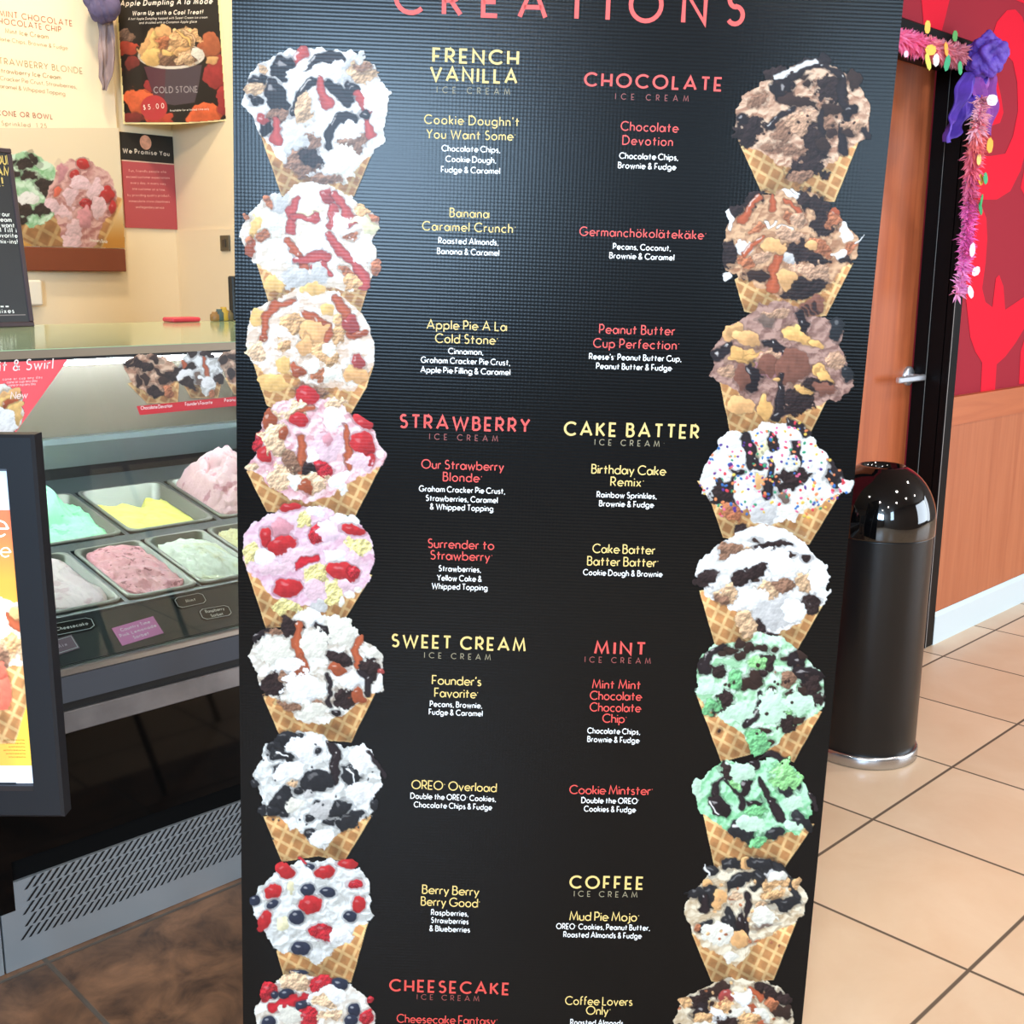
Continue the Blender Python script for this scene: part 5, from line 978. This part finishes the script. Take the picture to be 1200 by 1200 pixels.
# sticker of three cones on the glass
GY = CY-.0012
def Gmap(Y): 
    def f(X, Yp):
        r = (X-600)[:, None]*Rt-(Yp-600)[:, None]*Up+FPX*Fw
        return CAM+r*(Y/r[:, 1])[:, None]
    return f
st = empty('cone_sticker', atY(215,480,GY)); tag(st, 'sticker of ice cream cones over a red band on the cabinet glass', 'sticker')
pc = Pic(140, 408, 330, 500, 1.6, 33)
for i, spec in enumerate([
  "W 560 140 520 320 700 590 690 600 500 480 400;I choc1 110 380 130 310 240 250 350 260 470 290 560 360 610 420 600 490 500 540 480 620 360 640 280 580 190 550 150 480;b 210 360 60 46 0 brown;b 150 340 40 20 -40 brown;b 330 370 60 40 0 brown;b 300 470 30 60 -20 chip;b 390 570 50 60 -30 brown;b 430 600 50 30 0 brown;b 550 440 60 40 30 brown;b 450 400 60 24 30 chip;b 470 480 50 40 0 chip;b 240 500 24 60 0 chip;b 400 290 70 24 20 chip;b 520 580 40 60 0 nut",
  "W 800 600 470 700 650 940 650 980 480 800 400;I cool 590 340 620 270 720 230 800 230 900 270 960 300 1000 390 970 480 920 520 880 600 830 650 790 600 770 540 700 520 620 470 580 400;b 690 370 50 34 10 brown;b 590 400 34 50 0 brown;b 850 280 50 30 20 brown;b 720 250 36 30 0 brown;s 40 cara 820 310 840 420;s 34 cara 610 300 640 360;b 700 520 70 40 30 brown;b 940 480 40 50 0 brown;b 770 470 30 60 0 gap;b 660 430 60 40 0 white;b 840 500 70 80 0 white;b 880 620 40 40 0 nut",
  "W 1150 1000 470 1080 620 1400 620 1420 480 1200 400;I choc1 950 300 980 240 1080 230 1240 240 1380 300 1420 420 1330 540 1180 600 1060 520 990 420;b 1000 330 40 60 0 chip;b 1080 290 60 30 0 chip;b 1060 430 40 50 0 brown;b 1200 350 80 60 0 brown;b 1300 450 60 60 0 brown"]):
    pc.cur = i; pc.run(spec, 130, 380, 1/7.5)
b = MB(); b.add([atY(x, y, GY-.0004) for x, y in ((160,476),(335,459),(335,470),(164,486.5))], [(0,1,2,3)]); 
band = b.build('red_band', mat('sticker_red', (196,36,48), .4), st)
sink = ink('sticker_ink', .35)
for i in range(3): pc.mesh('printed_cone', Gmap(GY), sink, st, i, 0, bgc=(120,108,96))
b = MB()
for (tx, x0, y0, x1, y1) in (("Chocolate Devotion",165,480.3,202,476.6),("Founder's Favorite",217,475.8,249,472.4),("Peanut Butter Cup",263,471.2,304,467)):
    a = atY(x0, y0, GY-.0008); e = atY(x1, y1, GY-.0008); b = MB(); lettering(b, tx, a, np.array([1.,0,0]), np.array([0,0,1.]), e[0]-a[0], .0075, .13); b.build('lettering', mat('sticker_white', (246,226,222), .5), band)
# hanging triangle sticker at the left end of the glass
ts = empty('triangle_sticker', (.70,GY,.957)); tag(ts, 'pink triangular sticker with white script on the left of the cabinet glass', 'sticker')
MB().prism([(.493,GY,1.206),(.7,GY,.957),(.907,GY,1.206)], (0,-.0008,0)).build('card', mat('sticker_pink', (238,92,100), .35), ts)
pc = Pic(-75, 405, 30, 520, 1.4, 41); pc.cur = 0
pc.run("I warm 300 560 330 420 420 330 560 300 620 340 700 420 720 560 700 640 640 700 560 740 440 740 340 660;b 600 420 120 60 -30 apple;b 560 480 110 70 -30 gold;b 660 560 50 90 0 gold;b 600 480 70 24 -30 cara;b 480 600 160 120 0 white;b 560 640 120 120 0 white", -75, 405, 1/7.0)
pc.mesh('printed_sundae', Gmap(GY-.0011), sink, ts, None)
def gl_(tx, x0, y0, x1, y1, cap, wt, sl=.0):
    b = MB(); a = atY(x0, y0, GY-.0016); e = atY(x1, y1, GY-.0016); lettering(b, tx, a, np.array([1.,0,0]), np.array([0,0,1.]), e[0]-a[0], cap, wt, sl)
    b.build('lettering', mat('sticker_white', (246,226,222), .5), ts)
gl_("Fruit & Swirl", -26, 437, 62, 431, .021, .11, .15)
for y, xa, xb in ((446,3,50),(449.5,8,44),(453,10,42)): gl_("cone or cup any day", xa, y, xb, y-1.2, .005, .12)
gl_("New", 12, 468, 32, 465.5, .014, .11, .2)
# ---- things standing on the glass top
ZT = 1.2277
ft = empty('flavour_stand', (1.10,3.0,ZT)); tag(ft, 'black framed sign standing on the glass counter top', 'sign')
# the stand leans back a little; its right edge is the one in view
A0 = atZ(41, 382.5, ZT); A1 = at(25, 175, (.0,1,-.12), A0[1]-.12*ZT)
fu = np.array([1.,0.08,0]); fu /= np.linalg.norm(fu); fv = (A1-A0); fv -= fu*(fu@fv); fv /= np.linalg.norm(fv); fn = np.cross(fu, fv); WST = .30; HST = np.linalg.norm((A1-A0)-fu*(fu@(A1-A0)))
FO = A0-fu*WST
def fq(u, v, d=0.0): return FO+fu*u+fv*v+fn*d
Rf = np.stack([fu, fv, fn], 1)
b = MB(); th = .012
for (a, c) in (((0,0),(WST,.013)),((0,HST-.013),(WST,HST)),((0,.013),(.013,HST-.013)),((WST-.013,.013),(WST,HST-.013))):
    b.rbox((a[0],a[1],-th), (c[0],c[1],0.0), .002, Rf, FO)
b.build('frame', mat('plum_frame', (60,40,46), .4), ft)
MB().box((.013,.013,-.010), (WST-.013,HST-.013,-.003), Rf, FO).build('panel', mat('chalk_black', (22,24,28), .35), ft)
b = MB(); b.add([fq(.02,.030,-.0025),fq(WST-.02,.030,-.0025),fq(WST-.02,.0325,-.0025),fq(.02,.0325,-.0025)], [(0,1,2,3)]); b.build('rule', mat('grey_rule', (140,130,130), .5), ft)
def flet(rows, mt):
    for tx, xr, yb, wpx, cap in rows:
        b = MB(); e = at(xr, yb, fn, fn@FO-.0022); w_ = wpx*.0033
        lettering(b, tx, e-fu*w_, fu, fv, w_, cap, .16)
        b.build('lettering', mt, ft)
flet([("CHOOSE YOUR",13.5,194,44,.026),("ICE CREAM",13.5,207,40,.026),("HERE!",4.5,219,24,.026)], mat('stand_gold', (226,196,110), .5))
flet([("Try or enjoy our",12,254,32,.013),("fresh ice cream",14,260.5,34,.013),("the way you want",17.5,267,38,.013),("and we'll fill it",24,273,40,.013),("with your favorite",21,279,40,.013),("cream and mix-ins!",21,286,42,.013),("$5.00__",11,360,26,.024),("Candy' Mixes",17,367,36,.013)], WHT)
b = MB(); b.tube([fq(.15,.22,-.016), fq(.15,.22,-.016)+np.array([0,.11,-.17])], .005, 8)
tip = fq(.15,.22,-.016)+np.array([0,.11,-.17])
b = MB(); p0 = fq(.15,.22,-.014); b.tube([p0, (p0[0],p0[1]+.05,ZT+.005)], .005, 8); b.build('strut', blk, ft)
tr_ = empty('serving_tray', (1.72,3.12,ZT)); q = atZ(206, 376.3, ZT); q2 = atZ(247, 375.6, ZT)
tr_.location = tuple((q+q2)/2); ROOTM[tr_.name] = Matrix.Translation((q+q2)/2); tag(tr_, 'red tray at the back of the glass counter top', 'tray')
xa, xb = q[0]+.0, q2[0]; ya = 3.02
def rshift(y): return (y/3.2)
xa, xb = atZ(206,375.5,ZT+.002)[0]*.965, atZ(247,375.2,ZT+.002)[0]*.965
b = MB(); b.rbox((xa,3.085,ZT+.0005), (xb,3.15,ZT+.014), .004); b.build('tray_body', mat('tray_red', (222,62,82), .35), tr_)
rngc = random.Random(9)
for k, (px, hgt, colr, nm) in enumerate(((252,.028,(150,110,60),'brown'),(257.5,.036,(70,92,92),'dark teal'),(262.5,.042,(198,160,60),'golden'),(268,.032,(110,96,70),'olive'))):
    p = atZ(px, 376, ZT); x = p[0]*3.11/p[1]
    b = MB(); b.lathe([(0,.0005),(.013,.0005),(.015,.004),(.0145,hgt*.7),(.009,hgt*.85),(.009,hgt),(0,hgt)], (x,3.11,ZT), 20)
    tag(b.build('topping_jar', mat('jar_%d' % k, colr, .4)), 'small %s topping jar at the back of the glass top' % nm, 'jar', 'topping jars on the glass top')
p = atZ(274.5, 374.8, ZT); x = p[0]*3.12/p[1]
MBt = MB().rbox((x-.012,3.10,ZT+.0005), (x+.10,3.13,ZT+.135), .004); tag(MBt.build('counter_card', mat('black_card', (18,18,20), .4)), 'black upright card on the glass top at the edge of the menu sign', 'card')
# ------------------------------------------------------------------ things on the wall behind the cabinet
YM = 4.165
EX, EZ = np.array([1.,0,0]), np.array([0,0,1.])
def pY(px, py, Y): return atY(px, py, Y)
mb_ = empty('menu_board', (1.55,4.18,1.376)); tag(mb_, 'large cream wall menu board with photos of cones above a brown bottom band', 'menu board')
zt = pY(146,292,YM)[2]; xr = pY(148,318,YM)[0]; zb = pY(148,318.5,YM)[2]
MB().rbox((.55,YM,zt+.0005), (xr,4.199,2.72), .003).build('board', mat('menu_cream_print', (252,236,204), .45), mb_)
MB().rbox((.55,YM-.004,zb), (xr,4.199,zt), .003).build('bottom_band', mat('menu_brown_band', (128,62,36), .4), mb_)
pc = Pic(-190, 150, 150, 294, 1.3, 51)
cream_c = np.array([252,236,204.]); gold_c = np.array([214,150,62.])
pc.rgb[:] = cream_c; f_ = np.clip((pc.Y-236-np.clip(60-pc.X,0,90)*.3+np.minimum(0,pc.X+30)*.12)/46, 0, 1)[..., None]
pc.rgb[:] = cream_c*(1-f_)+gold_c*f_; pc.a[:] = 1; pc.id[:] = 0
pc.cur = 0
pc.run("W 250 60 420 130 600 300 690 420 690 560 420 300 300;I mint1 60 330 60 200 140 140 260 130 330 180 400 300 430 400 400 460 340 520 260 560 160 520 100 440;b 120 180 40 24 20 brown;b 180 200 50 26 0 brown;b 260 180 40 20 30 brown;b 150 260 40 30 0 brown;b 220 270 60 26 -10 brown;b 360 330 60 50 20 brown;b 300 300 40 24 0 brown;b 210 460 60 40 20 brown;b 300 470 60 44 0 brown;b 170 520 40 30 0 brown;b 90 380 40 30 0 brown;b 240 400 60 40 0 white", -14, 150, 1/4.8)
pc.run("W 480 290 420 350 600 370 700 560 700 640 540 700 400 500 340;I pinkm 262 400 290 330 300 260 350 200 420 180 470 170 520 200 580 230 640 300 655 400 630 470 590 540 560 620 520 690 400 690 350 600 310 500;b 465 200 36 32 10 straw;b 340 240 30 44 0 pinkd;b 600 370 40 46 10 straw;b 630 440 20 40 0 straw;b 420 260 30 24 -30 straw;b 480 430 44 28 10 rasp;b 330 350 24 40 10 coral;b 400 380 40 60 0 pink;b 520 350 40 70 20 pink;b 450 310 50 40 0 pink;b 560 450 40 60 0 pink;b 360 470 60 40 0 pink;b 420 570 50 60 0 pink;b 480 520 40 70 0 pinkd;b 400 650 50 40 0 pink;b 300 440 40 50 0 pink", 0, 150, 1/4.8)
# only the part of the print that lies on the board
pc.a = np.where((pc.Y > 291.2-.02*(146-pc.X)) | (pc.X > 131.6+(pc.Y)*.0524), 0, pc.a)
pc.mesh('printed_photo', Gmap(YM-.0008), ink('menu_photo_ink', .45), mb_, None)
def wrow(tx, x0, y0, x1, y1, cap, mt, wt, Y, parent, name='lettering', slant=0):
    a = pY(x0, y0, Y); e = pY(x1, y1, Y); b = MB(); d = e-a; Wd = np.linalg.norm(d); d /= Wd; u = np.cross(d, np.array([0,1.,0])); u = u if u[2] > 0 else -u
    h_ = cap*np.linalg.norm(pY(x0, y0-1, Y)-a); lettering(b, tx, a, d, u, Wd, h_, wt, slant); return b.build(name, mt, parent)
mh = mat('menu_russet_print', (186,100,70), .5); mt_ = mat('menu_tan_print', (196,160,116), .5)
for r in [("MINT MINT CHOCOLATE",-28,15.0,85,31.2,7.6,mh,.12),("CHOCOLATE CHIP",-9,26.6,72,38,7.2,mh,.12),("Mint Ice Cream",6,38.8,57,46,6,mt_,.12),("Chocolate Chips, Brownie & Fudge",-20,45.2,79.4,58.7,5.2,mt_,.10),
          ("STRAWBERRY BLONDE",-7,74,97,87,7.8,mt_,.11),("Strawberry Ice Cream",-3,84.8,71.5,93.5,6,mt_,.12),("Graham Cracker Pie Crust, Strawberries,",-26,91,90,104.2,5.4,mt_,.10),("Caramel & Whipped Topping",-5,102.6,76.5,112.3,5.4,mt_,.10),
          ("CONE OR BOWL",-4,135.2,62,140,6.4,mh,.13),("Sprinkled  1.25",2,147,55,150.4,5.6,mt_,.10)]:
    wrow(r[0], *r[1:6], r[6], r[7], YM-.0012, mb_)
wrow("Strawberry Blonde", 105, 283, 126, 285.3, 4.5, WHT, .12, YM-.0016, mb_)
# grey purple bow hanging over the edge of the board
tissue3 = mat('dusk_tissue', (92,84,120), .6, var=.3, vscale=14); tissue4 = mat('mauve_tissue', (150,132,136), .6, var=.2, vscale=12)
q4 = lambda x, y, Y=4.10: atY(x, y, Y)
t = empty('tissue_bow', q4(118,5,4.08)); tag(t, 'dusky purple tissue bow hanging over the edge of the cream menu board', 'bow')
crumple(q4(119,2,4.07), .062, 18, (1.0,.7,1.15)).build('rosette', tissue3, t)
streamer([(q4(113,14),q4(130,14)),(q4(116,40),q4(133,42)),(q4(115,66),q4(135,68)),(q4(116,90),q4(131,90)),(q4(120,104),q4(124,107))], (0,1,0), 12, .008).build('tail', tissue4, t)
# promise notice
pn = empty('promise_notice', (2.15,4.19,1.54)); tag(pn, 'small black and maroon notice reading We Promise You on the back wall', 'notice')
YP = 4.192
MB().box((2.047,YP,1.540), (2.2615,4.1985,1.784)).build('text_panel', mat('notice_maroon', (186,78,84), .5), pn)
MB().box((2.047,YP,1.7885), (2.2615,4.1985,1.889)).build('header_panel', mat('notice_black', (30,26,24), .45), pn)
MB().box((2.047,YP-.0005,1.7841), (2.2615,4.1985,1.7884)).build('rule', mat('notice_rule', (220,190,170), .5), pn)
b = MB(); cz, cx_ = pY(170.5,167,YP)[2], pY(170.5,167,YP)[0]
b.add([(cx_+.0235*math.cos(a*.19635), YP-.001, cz+.0265*math.sin(a*.19635)) for a in range(32)], [list(range(32))[::-1]]); b.build('medallion', mat('notice_medallion', (226,164,136), .5, var=.25, vscale=40), pn)
wrow("We Promise You", 144, 179.3, 199, 183.2, 6.0, mat('notice_ivory', (226,214,200), .5), .17, YP-.0012, pn)
nl = mat('notice_pink_print', (240,180,170), .5)
for tx, x0, x1, y in (("Fun, friendly people who",151,195,201.5),("exceed customer expectations",148,199,208.5),("every day, in every way,",153,195,215.5),("one customer at a time,",155,194,222.5),("by providing quality product,",149.5,199.5,230),("immaculate store cleanliness",151,199,237),("and legendary service.",159,193,244)):
    wrow(tx, x0, y, x1, y+(1.4 if y < 225 else .8), 3.2, nl, .14, YP-.0012, pn)
# poster across the corner
A_, B_ = np.array([2.052,4.188,0]), np.array([2.254,3.815,0]); pd = B_-A_; pd /= np.linalg.norm(pd); pnv = np.array([pd[1],-pd[0],0]); pnv = pnv if pnv@np.array([-1,-1,0]) > 0 else -pnv
PD = pnv@A_
def pp(x, y, o=0.0): return at(x, y, pnv, PD+o)
def Pmap(X, Y):
    r = (X-600)[:, None]*Rt-(Y-600)[:, None]*Up+FPX*Fw
    return CAM+r*((PD+.0016-pnv@CAM)/(r@pnv))[:, None]
po = empty('dessert_poster', pp(205,143)); tag(po, 'dark dessert poster with apples and a cup hung across the corner of the back walls', 'poster')
MB().prism([pp(131.5,-45),pp(257.2,-45),pp(267.2,141.5),pp(206,145.6),pp(144.5,145.2)], -pnv*.0012).build('sheet', mat('poster_cream_border', (250,232,170), .4), po)
pc = Pic(130, -44, 270, 146, 1.5, 61, bg=(34,28,26))
AP = {'a1': (196,74,52), 'a2': (168,58,58), 'a3': (176,96,64), 'a4': (228,104,62), 'a5': (132,50,46)}
KIND.update(AP); ROUGH.update({k: .06 for k in AP})
pc.run("b 110 320 70 70 0 dkd;b 150 430 100 70 0 a1;b 170 570 90 60 0 a5;b 860 410 100 110 0 a3;b 930 640 100 150 0 a2;b 880 530 60 50 0 apple;b 250 890 130 110 0 a4;b 180 1050 100 70 0 a5;b 830 1030 150 100 0 a4;b 990 900 70 140 0 a2;b 340 760 60 40 0 a2;b 420 1060 140 50 0 a1", 130, 0, 1/7.5)
pc.poly([(130+x/7.5, y/7.5) for x, y in ((290,585),(800,570),(770,760),(735,900),(560,925),(390,895))], (98,58,68))
pc.poly([(130+x/7.5, y/7.5) for x, y in ((480,600),(800,570),(770,760),(735,900),(560,925),(470,910))], (84,70,78))
pc.poly([(130+(530+295*math.cos(i*.2094))/7.5, (490+118*math.sin(i*.2094))/7.5) for i in range(30)], (238,228,214))
pc.poly([(130+(530+275*math.cos(i*.2094))/7.5, (482+100*math.sin(i*.2094))/7.5) for i in range(30)], (120,84,70))
pc.run("b 320 400 66 140 10 apple;b 380 430 60 120 -8 gold;b 460 320 80 80 0 apple;b 470 390 80 60 0 nut;b 560 400 70 50 0 dkd;b 650 350 125 120 0 almond;s 16 pb 590 280 660 320 690 420;s 12 dough 630 260 700 310 730 410;b 350 510 90 70 0 gold;b 490 500 70 70 0 dkd;b 500 450 60 40 0 gold;b 620 450 60 34 0 apple;b 640 520 90 60 0 dough;b 760 470 60 40 0 cream", 130, 0, 1/7.5)
pc.poly([(130+(378+118*math.cos(i*.2094))/7.5, (948+112*math.sin(i*.2094))/7.5) for i in range(30)], (204,62,66))
# keep the picture inside the border
lx = 137+pc.Y*.0635; rx = 255.6+pc.Y*.0665; by = 143.6-np.clip((pc.X-206)/60, 0, 1)**2*4
pc.a = np.where((pc.X < lx) | (pc.X > rx) | (pc.Y > by) | (pc.Y < -40), 0, pc.a)
pc.mesh('printed_picture', Pmap, ink('poster_ink', .35), po, None)
def prow(tx, x0, y0, x1, y1, cap, mt, wt, sl=0):
    a = pp(x0, y0, .0024); e = pp(x1, y1, .0024); b = MB(); d = e-a; Wd = np.linalg.norm(d); d /= Wd; u = np.cross(pnv, d)
    lettering(b, tx, a, d, u, Wd, cap*np.linalg.norm(pp(x0, y0-1)-pp(x0, y0)), wt, sl); b.build('lettering', mt, po)
pw = mat('poster_ivory_print', (246,238,224), .5)
prow("Apple Dumpling A la Mode", 140.7, 7.4, 248.5, 4.6, 7.2, pw, .17, .22); prow("Warm Up with a Cool Treat!", 154.7, 18.2, 237.5, 16.6, 5.6, pw, .17, .22)
prow("A hot Apple Dumpling topped with Sweet Cream ice cream", 150, 23.6, 243, 21.6, 3.0, pw, .12, .2); prow("and drizzled with a Cinnamon Apple glaze", 163, 28.2, 230.5, 26.6, 3.0, pw, .12, .2)
prow("$5.00", 168, 129, 192.5, 126.8, 6.2, pw, .12); prow("Available for a limited time only", 199, 130.8, 245, 128.8, 2.6, pw, .12)
prow("COLD STONE", 180, 109.5, 232, 108.6, 8, mat('poster_grey_print', (150,140,142), .5), .16)
# switch plate and white box
b = MB(); t = empty('switch_plate', (2.255,3.826,1.48)); tag(t, 'dark grey switch plate low on the side wall beside the menu sign', 'switch')
MB().rbox((2.252,3.794,1.453), (2.2588,3.859,1.51), .002).build('plate', mat('taupe_plate', (98,88,68), .4), t)
MB().rbox((2.248,3.815,1.468), (2.2518,3.838,1.496), .001).build('rocker', mat('taupe_rocker', (66,58,48), .4), t)
t = MB().rbox((1.60,4.16,1.252), (1.699,4.1995,1.343), .006).build('wall_box', mat('white_box_plastic', (244,238,222), .4)); tag(t, 'small white box on the back wall half hidden by the counter sign', 'box')
# ------------------------------------------------------------------ lit poster display standing in front of the cabinet
du = np.array([math.sin(YAW), -math.cos(YAW), 0]); dn = np.array([-math.cos(YAW), -math.sin(YAW), 0]); dv = np.array([0,0,1.])
DE = np.array([.585,1.500,0.0]); DW, DZ0, DZ1, DT = .47, .607, 1.156, .040
RD = np.stack([du, dv, -dn], 1)     # local: x right, y up, z away from the viewer
DO = DE-du*DW
dc = DO+du*DW*.5
ds_ = empty('poster_display', (dc[0],dc[1],0)); tag(ds_, 'dark framed lit poster display with an orange dessert picture standing in front of the cabinet', 'display')
fm = mat('graphite_frame', (24,29,36), .42, spec=.35)
def dpx(x, y): 
    p = at(x, y, dn, dn@DE); return np.array([(p-DO)@du, p[2]])
ir = dpx(20,735)[0]; it_ = dpx(5,553)[1]; ib = dpx(35,924)[1]; il = DW-ir
b = MB()
def mitre(pts): b.add([DO+du*p[0]+dv*p[1]-dn*p[2] for p in pts], [(0,1,2,3)])
o4 = [(.0,DZ0),(DW,DZ0),(DW,DZ1),(0,DZ1)]; i4 = [(il,ib),(ir,ib),(ir,it_),(il,it_)]; c_ = .004
o4b = [(c_,DZ0+c_),(DW-c_,DZ0+c_),(DW-c_,DZ1-c_),(c_,DZ1-c_)]; i4b = [(il-c_,ib-c_),(ir+c_,ib-c_),(ir+c_,it_+c_),(il-c_,it_+c_)]
for k in range(4):
    j = (k+1) % 4; bars = MB(); D = lambda p, z: DO+du*p[0]+dv*p[1]-dn*z
    bars.add([D(o4b[k],0),D(o4b[j],0),D(i4b[j],0),D(i4b[k],0)], [(0,1,2,3)])
    bars.add([D(o4[k],c_),D(o4[j],c_),D(o4b[j],0),D(o4b[k],0)], [(0,1,2,3)])
    bars.add([D(i4b[k],0),D(i4b[j],0),D(i4[j],.008),D(i4[k],.008)], [(0,1,2,3)])
    bars.add([D(o4[j],c_),D(o4[k],c_),D(o4[k],DT-.012),D(o4[j],DT-.012)], [(0,1,2,3)])
    bars.add([D(i4[k],.008),D(i4[j],.008),D(i4[j],.016),D(i4[k],.016)], [(0,1,2,3)])
    bars.build('frame_bar', fm, ds_)
MB().rbox((.004,DZ0+.004,.016), (DW-.004,DZ1-.004,DT), .003, RD, DO).build('back_box', mat('display_back', (44,44,44), .5), ds_)
# picture
x0p, x1p = -390, 40
pc = Pic(x0p, 548, x1p, 930, 1.0, 71)
t_ = np.clip((pc.Y-598)/300, 0, 1)[..., None]; e_ = np.clip((pc.X-(0+(pc.Y-553)*.0795))/26+.75, 0, 1)[..., None]*np.clip((pc.Y-690)/60, 0, 1)[..., None]
cA = np.array([236,120,84.]); cB = np.array([246,168,74.]); cC = np.array([250,214,76.])
pc.rgb[:] = (cA*(1-np.clip((pc.Y-620)/60,0,1)[...,None])+cB*np.clip((pc.Y-620)/60,0,1)[...,None]); pc.rgb[:] = pc.rgb*(1-e_*.75)+cC*e_*.75
pc.rgb[pc.Y < 598] = (196,220,246); pc.rgb[pc.Y > 897] = (214,226,250); pc.a[:] = 1; pc.id[:] = 0
for k in range(8):
    cx_ = -349+k*52
    pc.run("W 300 90 420 140 640 250 980 350 980 450 640 520 400 300 360;I warm 60 400 60 240 140 120 280 60 420 100 520 220 540 380 460 460 300 500 140 480;b 180 200 70 50 0 apple;b 360 180 70 60 0 apple;b 260 320 90 50 0 gold;s 50 cara 200 120 300 200 420 260;b 430 400 80 60 0 dough;b 500 440 50 50 0 dough", cx_-10, 690, 1/5.4) if k in (1,3,5,6) else None
pc.run("I warm -200 420 -180 300 -100 260 0 250 30 330 60 420 40 470 -40 500 -160 500;b 20 540 60 60 0 dough;b -40 580 80 60 0 dkd;b 60 500 40 40 0 almond;b -40 640 80 60 0 coral;b 10 740 50 90 10 coral;b -80 760 60 90 0 apple", 0, 640, 1/4.3)
def Dmap(X, Y):
    r = (X-600)[:, None]*Rt-(Y-600)[:, None]*Up+FPX*Fw; d0 = dn@(DE-dn*.0150)
    return CAM+r*((d0-dn@CAM)/(r@dn))[:, None]
P_ = Dmap(pc.X.ravel(), pc.Y.ravel()); uu = ((P_-DO)@du).reshape(pc.X.shape); zz = P_[:, 2].reshape(pc.X.shape)
pc.a = np.where((uu < il+.0005) | (uu > ir-.0005) | (zz < ib+.0005) | (zz > it_-.0005), 0, 1)
sm = pc.mesh('lit_poster', Dmap, ink('lit_poster_ink', .3, emit=.75), ds_, None)
def drow(tx, x0, y0, x1, y1, cap, mt, wt, sl=0):
    d0 = dn@(DE-dn*.0143); a = at(x0, y0, dn, d0); e = at(x1, y1, dn, d0); b = MB(); d = e-a; Wd = np.linalg.norm(d)
    lettering(b, tx, a, du, dv, Wd, cap*np.linalg.norm(at(x0, y0-1, dn, d0)-a), wt, sl); b.build('lettering', mt, ds_)
lw = mat('lit_white', (250,246,240), .4, emit=.8)
drow("Apple", -96, 629, 8.5, 627, 32, lw, .06, .1); drow("Pie", -26, 653, 12, 652, 19, lw, .07, .1)
dk = mat('lit_dark_text', (150,120,50), .5)
for i, y in enumerate((868,872,876,880,884,888)): drow("see store for details and times", 4+i%3*3, y, 29+y*.0+(y-868)*.08, y, 2.2, dk, .12)
MB().tube([dc-dn*.046+dv*.02, dc-dn*.046+dv*(DZ0+.25)], .016, 16).build('post', blk, ds_)
MB().lathe([(0,.001),(.17,.001),(.17,.010),(.16,.016),(.03,.022),(0,.022)], (dc-dn*.046).tolist(), 40).build('foot', blk, ds_)
MB().rbox((DW/2-.06,DZ0+.10,DT-.002), (DW/2+.06,DZ0+.30,DT+.010), .003, RD, DO).build('mount_plate', blk, ds_)
